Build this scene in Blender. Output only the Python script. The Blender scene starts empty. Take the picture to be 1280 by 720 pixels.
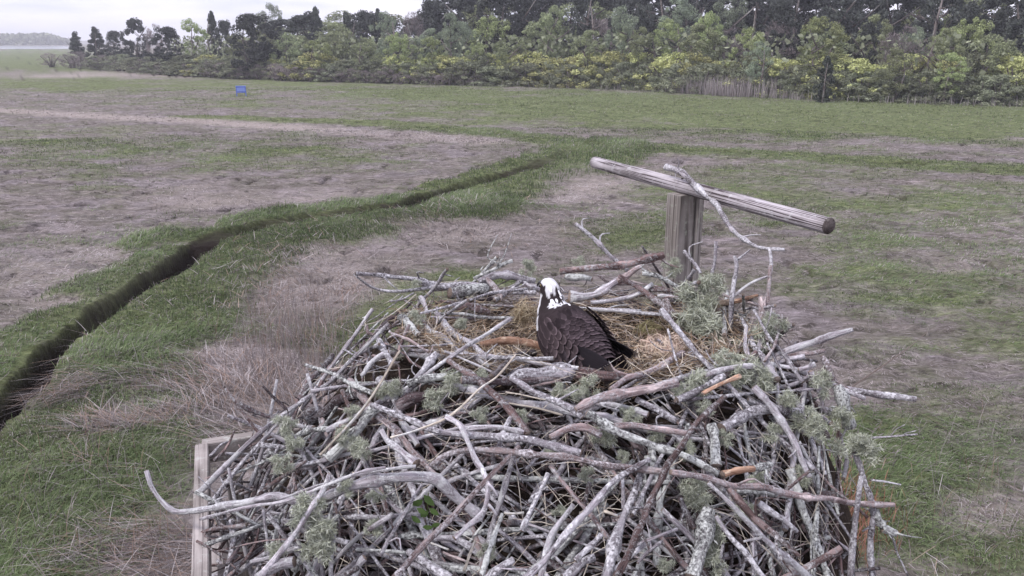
import bpy, math, random
import numpy as np
from mathutils import Vector, Matrix

# ------------------------------------------------------------------ camera, sky, sun, exposure
S = bpy.context.scene
FPX = 1005.0; PITCH = math.radians(17.14); CAMH = 4.5
cam_d = bpy.data.cameras.new("camera"); cam = bpy.data.objects.new("camera", cam_d)
S.collection.objects.link(cam); S.camera = cam
cam.location = (0, 0, CAMH); cam.rotation_euler = (math.pi/2 - PITCH, 0, 0)
cam_d.sensor_width = 36; cam_d.lens = FPX/1280*36; cam_d.clip_end = 9000; cam_d.clip_start = .05
SUN_EL, SUN_AZ = 52, -118          # degrees; azimuth measured from +Y towards +X
S.view_settings.view_transform = 'Standard'; S.view_settings.look = 'None'
S.view_settings.exposure = 0.82; S.view_settings.gamma = 1.0
S.cycles.max_bounces = 5; S.cycles.diffuse_bounces = 3; S.cycles.glossy_bounces = 2
S.cycles.transparent_max_bounces = 4; S.cycles.use_denoising = True

W = bpy.data.worlds.new("World"); S.world = W; W.use_nodes = True
nt = W.node_tree; nt.nodes.clear()
def N(t, ty, **k):
    n = t.nodes.new(ty)
    for a, b in k.items():
        if a.startswith('i_'): n.inputs[int(a[2:])].default_value = b
        else: setattr(n, a, b)
    return n
sky = N(nt, 'ShaderNodeTexSky', sky_type='NISHITA', sun_disc=False)
sky.sun_elevation = math.radians(SUN_EL); sky.sun_rotation = math.radians(SUN_AZ)
tc = N(nt, 'ShaderNodeTexCoord')
mp = N(nt, 'ShaderNodeMapping'); mp.inputs['Scale'].default_value = (1.6, 1.6, 11)
no = N(nt, 'ShaderNodeTexNoise'); no.inputs['Scale'].default_value = 2.6; no.inputs['Detail'].default_value = 5
rp = N(nt, 'ShaderNodeValToRGB')
rp.color_ramp.elements[0].position = .36; rp.color_ramp.elements[0].color = (6.3, 6.5, 7.9, 1)
rp.color_ramp.elements[1].position = .62; rp.color_ramp.elements[1].color = (9.8, 9.5, 11.0, 1)
mx = N(nt, 'ShaderNodeMix', data_type='RGBA'); mx.inputs[0].default_value = .9
bg = N(nt, 'ShaderNodeBackground'); bg.inputs[1].default_value = .086
ow = N(nt, 'ShaderNodeOutputWorld')
L = nt.links.new
L(tc.outputs['Generated'], mp.inputs[0]); L(mp.outputs[0], no.inputs[0]); L(no.outputs[0], rp.inputs[0])
# an overcast sky is brighter overhead than at the horizon
sx = N(nt, 'ShaderNodeSeparateXYZ'); L(tc.outputs['Generated'], sx.inputs[0])
gr = N(nt, 'ShaderNodeMapRange'); gr.inputs[1].default_value = 0; gr.inputs[2].default_value = 1; gr.inputs[3].default_value = .92; gr.inputs[4].default_value = 1.35; L(sx.outputs[2], gr.inputs[0])
vm = N(nt, 'ShaderNodeVectorMath', operation='SCALE'); L(rp.outputs[0], vm.inputs[0]); L(gr.outputs[0], vm.inputs['Scale'])
L(sky.outputs[0], mx.inputs[6]); L(vm.outputs[0], mx.inputs[7]); L(mx.outputs[2], bg.inputs[0]); L(bg.outputs[0], ow.inputs[0])
sd = bpy.data.lights.new("sun", 'SUN'); sd.energy = 1.5; sd.angle = math.radians(10); sd.color = (1, .965, .95)
so = bpy.data.objects.new("sun", sd); S.collection.objects.link(so)
a, e = math.radians(SUN_AZ), math.radians(SUN_EL)
so.rotation_euler = Vector((math.sin(a)*math.cos(e), math.cos(a)*math.cos(e), math.sin(e))).to_track_quat('Z', 'Y').to_euler()

# ------------------------------------------------------------------ helpers
rng = np.random.default_rng(7); random.seed(7)
CO = S.collection.objects
sT, cT = math.sin(PITCH), math.cos(PITCH)
def ray(u, v):
    x = (u-640)/FPX; y = (360-v)/FPX
    return np.array([x, cT + y*sT, -sT + y*cT])
def at_y(u, v, Y):
    r = ray(u, v); return np.array([r[0], r[1], r[2]])*(Y/r[1]) + [0, 0, CAMH]
def at_z(u, v, z=0.):
    r = ray(u, v); k = (z-CAMH)/r[2]; return r*k + [0, 0, CAMH]
def proj(x, y, z):
    z = z-CAMH; d = y*cT - z*sT; d = np.where(d < .3, .3, d)
    return 640 + FPX*x/d, 360 - FPX*(y*sT + z*cT)/d

def hsh(ix, iy, s):
    h = (ix.astype(np.int64)*374761393 + iy.astype(np.int64)*668265263 + s*1442695041) & 0xffffffff
    h = ((h ^ (h >> 13))*1274126177) & 0xffffffff
    return ((h ^ (h >> 16)) & 0xffff)/65535.
def vn(x, y, s=0):
    x = np.asarray(x, float); y = np.asarray(y, float)
    ix, iy = np.floor(x), np.floor(y); fx, fy = x-ix, y-iy
    fx = fx*fx*(3-2*fx); fy = fy*fy*(3-2*fy)
    a = hsh(ix, iy, s); b = hsh(ix+1, iy, s); c = hsh(ix, iy+1, s); d = hsh(ix+1, iy+1, s)
    return a+(b-a)*fx+(c-a)*fy+(a-b-c+d)*fx*fy
def fbm(x, y, s=0, o=4):
    r = 0; am = .5; t = 0
    for k in range(o):
        r = r+am*vn(x*2**k, y*2**k, s+k*17); t += am; am *= .55
    return r/t
def sst(a, b, x):
    t = np.clip((x-a)/(b-a), 0, 1); return t*t*(3-2*t)

def tag(o, label=None, cat=None, group=None, kind=None):
    for k, v in (('label', label), ('category', cat), ('group', group), ('kind', kind)):
        if v: o[k] = v
    return o
def link(name, me, mats=(), parent=None, smooth=False):
    o = bpy.data.objects.new(name, me); CO.link(o)
    for m in (mats if isinstance(mats, (list, tuple)) else [mats]): me.materials.append(m)
    if parent is not None: o.parent = parent
    if smooth: me.shade_smooth()
    return o
def empty(name, loc, rz=0):
    o = bpy.data.objects.new(name, None); CO.link(o); o.location = loc; o.rotation_euler = (0, 0, rz); o.empty_display_size = .1
    return o

class MB:
    """collects vertices and faces, with optional colour, uv and material index"""
    def __init__(s): s.v = []; s.f = []; s.c = []; s.uv = []; s.mi = []; s.n = 0
    def add(s, v, f, col=None, uv=None, mi=0):
        v = np.asarray(v, float).reshape(-1, 3)
        s.v.append(v)
        for q in f: s.f.append([k+s.n for k in q])
        s.mi += [mi]*len(f) if np.isscalar(mi) else list(mi)
        if col is not None:
            c = np.ones((len(v), 4)); c[:, :3] = col; s.c.append(c)
        if uv is not None: s.uv.append(uv)
        s.n += len(v); return s
    def mesh(s, name):
        me = bpy.data.meshes.new(name); V = np.concatenate(s.v)
        me.from_pydata(V.tolist(), [], s.f)
        if any(s.mi): me.polygons.foreach_set('material_index', s.mi)
        if s.c:
            at = me.color_attributes.new('Col', 'FLOAT_COLOR', 'POINT'); at.data.foreach_set('color', np.concatenate(s.c).ravel())
        if s.uv:
            U = np.concatenate(s.uv); ul = me.uv_layers.new(name='UVMap')
            li = np.empty(len(me.loops), np.int32); me.loops.foreach_get('vertex_index', li)
            ul.data.foreach_set('uv', U[li].ravel())
        return me
def fastmesh(name, V, quads=None, tris=None, col=None):
    me = bpy.data.meshes.new(name); me.vertices.add(len(V)); me.vertices.foreach_set('co', np.asarray(V, np.float32).ravel())
    idx = []; tot = []
    if quads is not None and len(quads): idx.append(quads.ravel()); tot.append(np.full(len(quads), 4))
    if tris is not None and len(tris): idx.append(tris.ravel()); tot.append(np.full(len(tris), 3))
    idx = np.concatenate(idx).astype(np.int32); tot = np.concatenate(tot).astype(np.int32)
    me.loops.add(len(idx)); me.loops.foreach_set('vertex_index', idx)
    me.polygons.add(len(tot)); me.polygons.foreach_set('loop_start', np.concatenate([[0], np.cumsum(tot)[:-1]]).astype(np.int32))
    me.polygons.foreach_set('loop_total', tot); me.update(calc_edges=True)
    if col is not None:
        at = me.color_attributes.new('Col', 'FLOAT_COLOR', 'POINT'); c = np.ones((len(V), 4), np.float32); c[:, :3] = col
        at.data.foreach_set('color', c.ravel())
    return me

def box(mb, c, s, R=None, col=None, bev=0, mi=0):
    """box centred at c with full sizes s, rotated by 3x3 R; small bevel by chamfered corners"""
    hx, hy, hz = np.array(s)/2.; P = []; b = bev
    R = np.eye(3) if R is None else np.array(R)
    if b <= 0:
        for x in (-1, 1):
            for y in (-1, 1):
                for z in (-1, 1): P.append((x*hx, y*hy, z*hz))
        F = [(0, 1, 3, 2), (4, 6, 7, 5), (0, 4, 5, 1), (2, 3, 7, 6), (0, 2, 6, 4), (1, 5, 7, 3)]
    else:
        idx = {}
        for x in (-1, 1):
            for y in (-1, 1):
                for z in (-1, 1):
                    for ax in range(3):
                        q = np.array([x*hx, y*hy, z*hz]); q -= np.array([x, y, z])*b; q[ax] += (x, y, z)[ax]*b
                        idx[(x, y, z, ax)] = len(P); P.append(q)
        F = []; r = (-1, 1)
        for s_ in r:
            F.append([idx[(s_, -1, -1, 0)], idx[(s_, 1, -1, 0)], idx[(s_, 1, 1, 0)], idx[(s_, -1, 1, 0)]][::s_])
            F.append([idx[(-1, s_, -1, 1)], idx[(1, s_, -1, 1)], idx[(1, s_, 1, 1)], idx[(-1, s_, 1, 1)]][::-s_])
            F.append([idx[(-1, -1, s_, 2)], idx[(1, -1, s_, 2)], idx[(1, 1, s_, 2)], idx[(-1, 1, s_, 2)]][::s_])
        for y in r:
            for z in r: F.append([idx[(-1, y, z, 1)], idx[(1, y, z, 1)], idx[(1, y, z, 2)], idx[(-1, y, z, 2)]])
        for x in r:
            for z in r: F.append([idx[(x, -1, z, 0)], idx[(x, 1, z, 0)], idx[(x, 1, z, 2)], idx[(x, -1, z, 2)]])
            for y in r: F.append([idx[(x, y, -1, 0)], idx[(x, y, 1, 0)], idx[(x, y, 1, 1)], idx[(x, y, -1, 1)]])
        for x in r:
            for y in r:
                for z in r: F.append([idx[(x, y, z, k)] for k in range(3)])
    mb.add((np.array(P) @ R.T)+np.array(c), F, col, mi=mi)

def spline(P, n):
    """Catmull-Rom through P resampled to n points"""
    P = np.asarray(P, float)
    if len(P) == 2: return P[0]+(P[1]-P[0])*np.linspace(0, 1, n)[:, None]
    Q = np.vstack([2*P[0]-P[1], P, 2*P[-1]-P[-2]])
    seg = np.linalg.norm(np.diff(P, axis=0), axis=1); cs = np.concatenate([[0], np.cumsum(seg)])
    out = []
    for s in np.linspace(0, cs[-1], n):
        i = min(np.searchsorted(cs, s, side='right')-1, len(P)-2); t = (s-cs[i])/max(seg[i], 1e-9)
        p0, p1, p2, p3 = Q[i:i+4]
        out.append(.5*((2*p1)+(-p0+p2)*t+(2*p0-5*p1+4*p2-p3)*t*t+(-p0+3*p1-3*p2+p3)*t**3))
    return np.array(out)
def tube(mb, P, R, sides=7, col=None, cap=True, uvo=0., rough=0., mi=0, capmi=None, seed=0):
    P = np.asarray(P, float); n = len(P); R = np.broadcast_to(R, (n,)).astype(float)
    T = np.gradient(P, axis=0); T /= np.linalg.norm(T, axis=1)[:, None]+1e-12
    ref = np.array([0, 0, 1.]) if abs(T[0][2]) < .9 else np.array([1., 0, 0])
    u = np.cross(T[0], ref); u /= np.linalg.norm(u); V = []; UV = []
    L_ = np.concatenate([[0], np.cumsum(np.linalg.norm(np.diff(P, axis=0), axis=1))])
    rr = np.random.default_rng(seed) if rough else None
    an = np.arange(sides)*2*math.pi/sides
    rm = float(R.mean())
    for i in range(n):
        u = u-T[i]*np.dot(u, T[i]); u /= np.linalg.norm(u)+1e-12; w = np.cross(T[i], u)
        r = R[i]*(1+(rr.uniform(-rough, rough, sides) if rough else 0)) * np.ones(sides)
        V.append(P[i]+np.cos(an)[:, None]*u*r[:, None]+np.sin(an)[:, None]*w*r[:, None])
        k = np.abs(((np.arange(sides)/sides)*2-1))           # mirrored, so no seam
        UV.append(np.stack([k*rm*3.1+uvo, np.full(sides, L_[i]+uvo*3)], 1))
    F = [[i*sides+j, i*sides+(j+1) % sides, (i+1)*sides+(j+1) % sides, (i+1)*sides+j] for i in range(n-1) for j in range(sides)]
    M = [mi]*len(F)
    V = np.concatenate(V); UV = np.concatenate(UV)
    if cap:
        c = mi if capmi is None else capmi
        V = np.vstack([V, P[0]-T[0]*R[0]*.3, P[-1]+T[-1]*R[-1]*.3]); UV = np.vstack([UV, [0, 0], [0, 0]])
        a0, a1 = n*sides, n*sides+1
        for j in range(sides):
            F.append([a0, (j+1) % sides, j]); F.append([a1, (n-1)*sides+j, (n-1)*sides+(j+1) % sides]); M += [c, c]
    mb.add(V, F, col, UV, M)

# ------------------------------------------------------------------ materials
def mat(name, rough=.85, spec=.2):
    m = bpy.data.materials.new(name); m.use_nodes = True; t = m.node_tree
    b = t.nodes['Principled BSDF']; b.inputs['Roughness'].default_value = rough; b.inputs['Specular IOR Level'].default_value = spec
    return m, t, b
def ramp(t, els, src=None):
    r = N(t, 'ShaderNodeValToRGB'); cr = r.color_ramp
    while len(cr.elements) < len(els): cr.elements.new(.5)
    for e_, (p, c) in zip(cr.elements, els): e_.position = p; e_.color = (*c, 1) if len(c) == 3 else c
    if src is not None: t.links.new(src, r.inputs[0])
    return r
def noise(t, vec, scale, detail=4, rough=.6, dist=0):
    n = N(t, 'ShaderNodeTexNoise'); n.inputs['Scale'].default_value = scale; n.inputs['Detail'].default_value = detail
    n.inputs['Roughness'].default_value = rough; n.inputs['Distortion'].default_value = dist
    if vec is not None: t.links.new(vec, n.inputs['Vector'])
    return n
def mapping(t, vec, sc=(1, 1, 1), rot=(0, 0, 0)):
    m = N(t, 'ShaderNodeMapping'); m.inputs['Scale'].default_value = sc; m.inputs['Rotation'].default_value = rot; t.links.new(vec, m.inputs[0]); return m.outputs[0]
def mixc(t, fac, a, b, mode='MIX'):
    m = N(t, 'ShaderNodeMix', data_type='RGBA', blend_type=mode)
    for s, x in ((0, fac), (6, a), (7, b)):
        if hasattr(x, 'links') or hasattr(x, 'is_linked'): t.links.new(x, m.inputs[s])
        elif s == 0: m.inputs[0].default_value = x
        else: m.inputs[s].default_value = (*x, 1)
    return m.outputs[2]
def bump(t, b, h, st=.5, d=.01):
    n = N(t, 'ShaderNodeBump'); n.inputs['Strength'].default_value = st; n.inputs['Distance'].default_value = d
    t.links.new(h, n.inputs['Height']); t.links.new(n.outputs[0], b.inputs['Normal'])

def stick_mat(name, base, dark, lich, amount, fiss=1.):
    """bark: base colour broken by dark fissures along the grain and crusty lichen spots"""
    m, t, b = mat(name, .9, .15); tc = N(t, 'ShaderNodeTexCoord'); oi = N(t, 'ShaderNodeObjectInfo')
    uv = mapping(t, tc.outputs['UV'], (88*fiss, 8*fiss, 1)); f = noise(t, uv, 1, 3, .6)
    fr = ramp(t, [(.36, (0, 0, 0)), (.6, (1, 1, 1))], f.outputs[0])
    big = noise(t, tc.outputs['Object'], 9, 3)
    c = mixc(t, fr.outputs[0], dark, base)
    pe = noise(t, mapping(t, tc.outputs['UV'], (26, 7, 1)), 1, 3, .6, .8); per = ramp(t, [(.56, (0, 0, 0)), (.60, (.8,)*3)], pe.outputs[0])
    c = mixc(t, per.outputs[0], c, tuple(min(.62, x*1.5+.07) for x in base)); pd_ = ramp(t, [(.36, (.75,)*3), (.42, (0, 0, 0))], pe.outputs[0]); c = mixc(t, pd_.outputs[0], c, dark)
    hv = N(t, 'ShaderNodeHueSaturation'); t.links.new(c, hv.inputs['Color'])
    mr = N(t, 'ShaderNodeMapRange'); mr.inputs[3].default_value = .62; mr.inputs[4].default_value = 1.3
    t.links.new(oi.outputs['Random'], mr.inputs[0]); t.links.new(mr.outputs[0], hv.inputs['Value'])
    lo = noise(t, tc.outputs['Object'], 105, 5, .75); vo = N(t, 'ShaderNodeTexVoronoi'); vo.inputs['Scale'].default_value = 95
    t.links.new(tc.outputs['Object'], vo.inputs['Vector'])
    ad = N(t, 'ShaderNodeMath', operation='ADD'); t.links.new(lo.outputs[0], ad.inputs[0])
    m2 = N(t, 'ShaderNodeMath', operation='MULTIPLY'); m2.inputs[1].default_value = .55; t.links.new(big.outputs[0], m2.inputs[0]); t.links.new(m2.outputs[0], ad.inputs[1])
    th = .935-.19*amount
    lr = ramp(t, [(max(0, th-.11), (0, 0, 0)), (th-.02, (.35,)*3), (min(1, th+.06), (1, 1, 1))], ad.outputs[0])
    lc = mixc(t, vo.outputs['Distance'], lich, tuple(x*.55 for x in lich))
    c2 = mixc(t, lr.outputs[0], hv.outputs[0], lc)
    t.links.new(c2, b.inputs['Base Color'])
    h = N(t, 'ShaderNodeMath', operation='ADD'); t.links.new(fr.outputs[0], h.inputs[0]); t.links.new(lr.outputs[0], h.inputs[1])
    bump(t, b, h.outputs[0], .8, .004)
    return m
def col_mat(name, rough=.9, spec=.1, transl=0, var=0.):
    m, t, b = mat(name, rough, spec); c = N(t, 'ShaderNodeVertexColor', layer_name='Col')
    t.links.new(c.outputs[0], b.inputs['Base Color'])
    if transl:
        out = t.nodes['Material Output']; tr = N(t, 'ShaderNodeBsdfTranslucent'); t.links.new(c.outputs[0], tr.inputs[0])
        ms = N(t, 'ShaderNodeMixShader'); ms.inputs[0].default_value = transl
        t.links.new(b.outputs[0], ms.inputs[1]); t.links.new(tr.outputs[0], ms.inputs[2]); t.links.new(ms.outputs[0], out.inputs[0])
    return m
M = {}
M['lichen'] = stick_mat('lichened_bark', (.275, .245, .27), (.055, .042, .045), (.70, .68, .71), .86)
M['pale'] = stick_mat('weathered_wood', (.54, .505, .54), (.17, .14, .155), (.72, .71, .73), .6, 1.)
M['brown'] = stick_mat('brown_bark', (.165, .11, .105), (.045, .028, .028), (.52, .50, .51), .52)
M['pink'] = stick_mat('peeling_bark', (.38, .30, .295), (.11, .072, .072), (.64, .60, .62), .62)
M['dark'] = stick_mat('dark_bark', (.085, .062, .065), (.03, .02, .022), (.42, .41, .42), .5)
M['scaly'] = stick_mat('thick_lichen_crust', (.17, .155, .165), (.035, .03, .032), (.62, .63, .61), 1.05)
M['bare'] = stick_mat('split_wood', (.44, .28, .20), (.22, .12, .08), (.55, .45, .38), .15)
M['cut'] = stick_mat('broken_end', (.36, .28, .235), (.14, .10, .085), (.5, .45, .42), .3)
M['straw'] = stick_mat('dry_stalk', (.60, .54, .46), (.38, .32, .26), (.6, .56, .48), .2)

# ------------------------------------------------------------------ the marsh
def gl(pts): return np.array([at_z(u, v)[:2] for u, v in pts])
D1 = gl([(-330, 860), (-120, 650), (0, 528), (60, 450), (130, 392), (200, 350), (240, 322), (265, 302), (330, 284), (420, 271), (500, 261), (545, 246), (600, 229), (660, 213), (700, 197), (722, 184)])
D2 = gl([(240, 147), (420, 152), (500, 156), (580, 163), (660, 172), (720, 180), (800, 185), (900, 190), (1000, 196), (1100, 203), (1280, 213), (1500, 226)])
PALE = gl([(-150, 131), (0, 138), (150, 147), (300, 155), (450, 166), (610, 177)])
def dline(x, y, P):
    """distance to polyline, signed by side (positive on the camera side)"""
    best = np.full(np.shape(x), 1e9); sd = np.zeros(np.shape(x)); tt = np.zeros(np.shape(x))
    for i in range(len(P)-1):
        a, b = P[i], P[i+1]; d = b-a; l2 = d@d
        t = np.clip(((x-a[0])*d[0]+(y-a[1])*d[1])/l2, 0, 1)
        ex, ey = x-a[0]-t*d[0], y-a[1]-t*d[1]; dd = np.hypot(ex, ey)
        s = np.where(ex*d[1]-ey*d[0] > 0, 1., -1.)
        m = dd < best; best = np.where(m, dd, best); sd = np.where(m, s, sd); tt = np.where(m, i+t, tt)
    return best, sd, tt
GREEN = [(300, 103, 300, 9, .75), (520, 116, 180, 9, .7), (560, 118, 90, 7, .5), (900, 143, 430, 18, 1.2), (1180, 152, 240, 24, 1.6), (760, 128, 200, 14, .9), (90, 108, 150, 9, .8), (20, 74, 160, 14, 1.0), (120, 88, 120, 6, .6),
         (250, 126, 120, 8, .4), (40, 74, 90, 12, .5), (110, 182, 130, 12, .7), (330, 188, 110, 10, .6), (250, 200, 150, 12, .55), (40, 212, 70, 10, .35), (60, 165, 120, 8, .5),
         (900, 240, 250, 26, .65), (1200, 245, 130, 26, .6), (1060, 300, 120, 20, .5), (1190, 340, 110, 22, .7), (1030, 360, 90, 16, .5), (1120, 380, 90, 18, .75), (800, 290, 70, 22, .7),
         (1230, 430, 90, 30, .6), (1090, 430, 60, 20, .6), (1100, 520, 150, 40, .55), (1150, 600, 150, 60, .8), (1040, 640, 100, 50, .9), (1220, 690, 150, 40, .6),
         (490, 378, 55, 30, 1.6), (590, 345, 60, 12, 1.3), (570, 395, 60, 14, .6), (440, 430, 50, 22, .9), (640, 300, 40, 10, .4),
         (70, 650, 110, 60, .95), (200, 560, 110, 60, .7), (120, 600, 120, 50, .8), (180, 500, 60, 20, .4), (30, 710, 90, 40, .7), (700, 330, 60, 12, .4)]
DEAD = [(560, 290, 120, 18, 1), (390, 345, 90, 34, 1), (720, 228, 55, 20, 1), (145, 520, 110, 32, 1.5), (300, 480, 90, 46, 1.1), (95, 530, 70, 34, .9), (210, 690, 110, 46, .9), (280, 620, 60, 60, .5),
        (250, 250, 70, 12, .8), (170, 330, 60, 18, .8), (60, 340, 90, 40, .5), (1230, 650, 70, 30, .6), (1180, 330, 60, 14, .5), (400, 245, 60, 8, .6), (110, 375, 70, 18, .6), (90, 95, 110, 2, .7), (190, 92, 90, 2, .7)]
def fields_vis(t): return np.interp(t, [0, 3.2, 3.7, 4.4, 5.0, 6.6, 7.4, 9.3, 10.4, 10.9, 12, 12.5, 13.4, 14], [1, .85, .6, .65, 1, .8, .62, .58, .9, .9, .45, .7, .6, .2])
def fields(x, y):
    """per ground point: green cover, straw cover, bare mud, ground height"""
    u, v = proj(x, y, 0.)
    r = np.hypot(x, y)
    n1 = fbm(x*.35, y*.35, 3, 4); n2 = fbm(x*1.1+5, y*1.1, 9, 4); n3 = fbm(x*.06, y*.06, 21, 3)
    wu = (fbm(x*.5, y*.5, 31, 3)-.5)*90*np.clip(12/r, .15, 1); wv = (fbm(x*.5, y*.5, 37, 3)-.5)*50*np.clip(12/r, .1, 1)
    g = np.zeros_like(u); d = np.zeros_like(u)
    for (a, b, ra, rb, s) in GREEN: g = g+1.15*s*np.exp(-(((u+wu-a)/ra)**2+((v+wv-b)/rb)**2))
    for (a, b, ra, rb, s) in DEAD: d = d+s*np.exp(-(((u+wu-a)/ra)**2+((v+wv-b)/rb)**2))
    outside = sst(640, 900, np.abs(u-640)); g = g+outside*.45*(n3 > .45)
    n4 = fbm(x*.45+9, y*.9, 13, 4); g = g*(.30+.9*n1)+.34*(n1-.40)*2.2+.9*(n4-.46)*sst(5, 14, r+0*x)+.25*(n2-.5)
    dd, sd, tt = dline(x, y, D1)
    wob = (fbm(x*.9, y*.9, 51, 3)-.5)
    near = (sd > 0)
    wd = np.where(near, 2.7+.05*r+wob*2.6, 1.9+wob*3.6)
    band = sst(1.0, .55, dd/np.maximum(wd, .1)) * sst(-.5, .6, tt)
    far_dead = np.where(near, 0, sst(.35, .8, n1))*sst(10, 6, r+0*x)
    g = np.maximum(g, band*(1.15-.5*far_dead)*(.75+.5*n2))
    g = g*(1-.75*np.clip(d, 0, 1)*(dd > 1.2))
    d2, s2, t2 = dline(x, y, D2); b2 = sst(2.4, .8, d2+wob*1.6); g = np.maximum(g, b2*.9)
    dp, _, _ = dline(x, y, PALE); pale = sst(1.5+.8*n2, .4, dp+wob)
    vis = np.interp(tt, [0, 2, 3.2, 3.7, 4.4, 5.0, 6.6, 7.4, 8.6, 9.3, 10.4, 10.9, 12, 12.5, 13.4, 14], [1, 1, .8, .12, .12, 1, 1, .1, .05, .25, .9, .9, .15, .7, .6, .2])
    vis = np.maximum(vis, .55)
    hw = (.13+.07*vis)*np.where(tt < 3.4, .62, .9)*(1+.8*sst(12, 22, r))+.03*np.sin(tt*5.3)+.20*(fbm(x*1.6, y*1.6, 61, 3)-.5)
    cut = sst(hw+.12, hw-.05, dd)*sst(15.2, 14.4, tt)*(1-.85*sst(.50, .62, vn(tt*2.2, tt*0, 5))*(tt > 6.2))
    cut2 = sst(.45, .15, d2)*sst(.45, .55, vn(t2*4, t2*0, 8))
    mud = np.clip(np.clip(fields_vis(tt)*1.25, 0, 1)*sst(hw+.20, hw+.02, dd)*sst(15.4, 14.4, tt)+cut2*.8, 0, 1)
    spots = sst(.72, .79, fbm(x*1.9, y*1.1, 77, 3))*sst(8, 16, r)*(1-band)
    tuss = (fbm(x*1.6, y*1.6, 81, 4)-.5)*.16+(fbm(x*5, y*5, 83, 3)-.5)*.06
    lift = band*.10*n2+.05*g.clip(0, 1)
    h = (tuss+lift)*sst(400, 60, r)-(.10+.62*fields_vis(tt))*(.9+.5*(fbm(x*4, y*4, 66, 3)-.5))*cut-.22*cut2-.10*spots
    straw = np.clip(d*(.6+.8*n2)+pale*.85, 0, 1)*(1-band*.8)
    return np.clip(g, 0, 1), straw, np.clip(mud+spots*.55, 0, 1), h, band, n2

def build_ground():
    azf = np.radians(np.linspace(-42, 42, 640)); azc = np.radians(np.linspace(42, 318, 70)[1:-1])
    az = np.concatenate([azf, azc]); na = len(az)
    r = np.concatenate([[.6, 1.5, 2.5, 3.5, 4.3], np.geomspace(5, 110, 560), np.geomspace(112, 7500, 46)]); nr = len(r)
    A, R = np.meshgrid(az, r); x = (R*np.sin(A)).ravel(); y = (R*np.cos(A)).ravel()
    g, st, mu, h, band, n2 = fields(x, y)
    V = np.stack([x, y, h], 1); V = np.vstack([V, [[0, 0, 0]]])
    i, j = np.meshgrid(np.arange(nr-1), np.arange(na), indexing='ij'); j2 = (j+1) % na
    Q = np.stack([i*na+j, i*na+j2, (i+1)*na+j2, (i+1)*na+j], -1).reshape(-1, 4)[:, ::-1]
    j = np.arange(na); T = np.stack([np.full(na, nr*na), (j+1) % na, j], 1)[:, ::-1]
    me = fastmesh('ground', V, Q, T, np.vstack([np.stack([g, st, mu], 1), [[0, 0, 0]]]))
    m, t, b = mat('marsh_ground', .95, .05); tc = N(t, 'ShaderNodeTexCoord'); P = tc.outputs['Object']
    vc = N(t, 'ShaderNodeVertexColor', layer_name='Col'); sp = N(t, 'ShaderNodeSeparateColor'); t.links.new(vc.outputs[0], sp.inputs[0])
    f1 = noise(t, mapping(t, P, (1, 2.4, 1), (0, 0, .35)), 3.2, 6, .68, 1.6)     # combed, flattened hay
    f2 = noise(t, P, 14, 5, .7, .6); f3 = noise(t, P, .55, 4, .6)
    f4 = noise(t, mapping(t, P, (1, 2.2, 1), (0, 0, .2)), .9, 5, .65, 1.2)
    dead = ramp(t, [(.30, (.085, .07, .066)), (.5, (.20, .175, .17)), (.7, (.37, .325, .335))], f1.outputs[0])
    grn = ramp(t, [(.28, (.065, .078, .04)), (.52, (.138, .162, .074)), (.75, (.22, .25, .125))], f1.outputs[0])
    brn = ramp(t, [(.40, (.13, .125, .085)), (.50, (.19, .165, .14)), (.60, (.24, .21, .215))], f3.outputs[0])
    dead2 = mixc(t, .5, dead.outputs[0], brn.outputs[0])
    # break the green cover up at a small scale
    ma = N(t, 'ShaderNodeMath', operation='MULTIPLY_ADD'); t.links.new(f4.outputs[0], ma.inputs[0]); ma.inputs[1].default_value = 1.5
    s1 = N(t, 'ShaderNodeMath', operation='ADD'); t.links.new(sp.outputs[0], s1.inputs[0]); s1.inputs[1].default_value = -.87
    t.links.new(s1.outputs[0], ma.inputs[2])
    gm = ramp(t, [(.05, (0, 0, 0)), (.8, (1, 1, 1))], ma.outputs[0])
    c = mixc(t, gm.outputs[0], dead2, grn.outputs[0])
    stw = ramp(t, [(.3, (.22, .17, .15)), (.6, (.41, .36, .335))], f2.outputs[0])
    pt_ = noise(t, mapping(t, P, (.9, 2.0, 1)), 1.0, 5, .7, 2.2); ptr = ramp(t, [(.36, (.62, .60, .58)), (.5, (.95, .95, .95)), (.64, (1.45, 1.40, 1.46))], pt_.outputs[0]); c = mixc(t, 1., c, ptr.outputs[0], 'MULTIPLY')
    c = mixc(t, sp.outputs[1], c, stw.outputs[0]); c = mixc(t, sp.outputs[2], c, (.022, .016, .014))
    fl = noise(t, mapping(t, P, (1, 1.3, 1)), 2.3, 3, .55); flr = ramp(t, [(.61, (0, 0, 0)), (.68, (.75,)*3)], fl.outputs[0])
    c = mixc(t, flr.outputs[0], c, (.05, .042, .035))  # dark flecks: small pannes, and tussock shadows painted into the colour
    t.links.new(c, b.inputs['Base Color'])
    ad = N(t, 'ShaderNodeMath', operation='ADD'); t.links.new(f1.outputs[0], ad.inputs[0]); t.links.new(f2.outputs[0], ad.inputs[1])
    bump(t, b, ad.outputs[0], .9, .09)
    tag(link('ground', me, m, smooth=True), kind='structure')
build_ground()

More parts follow.
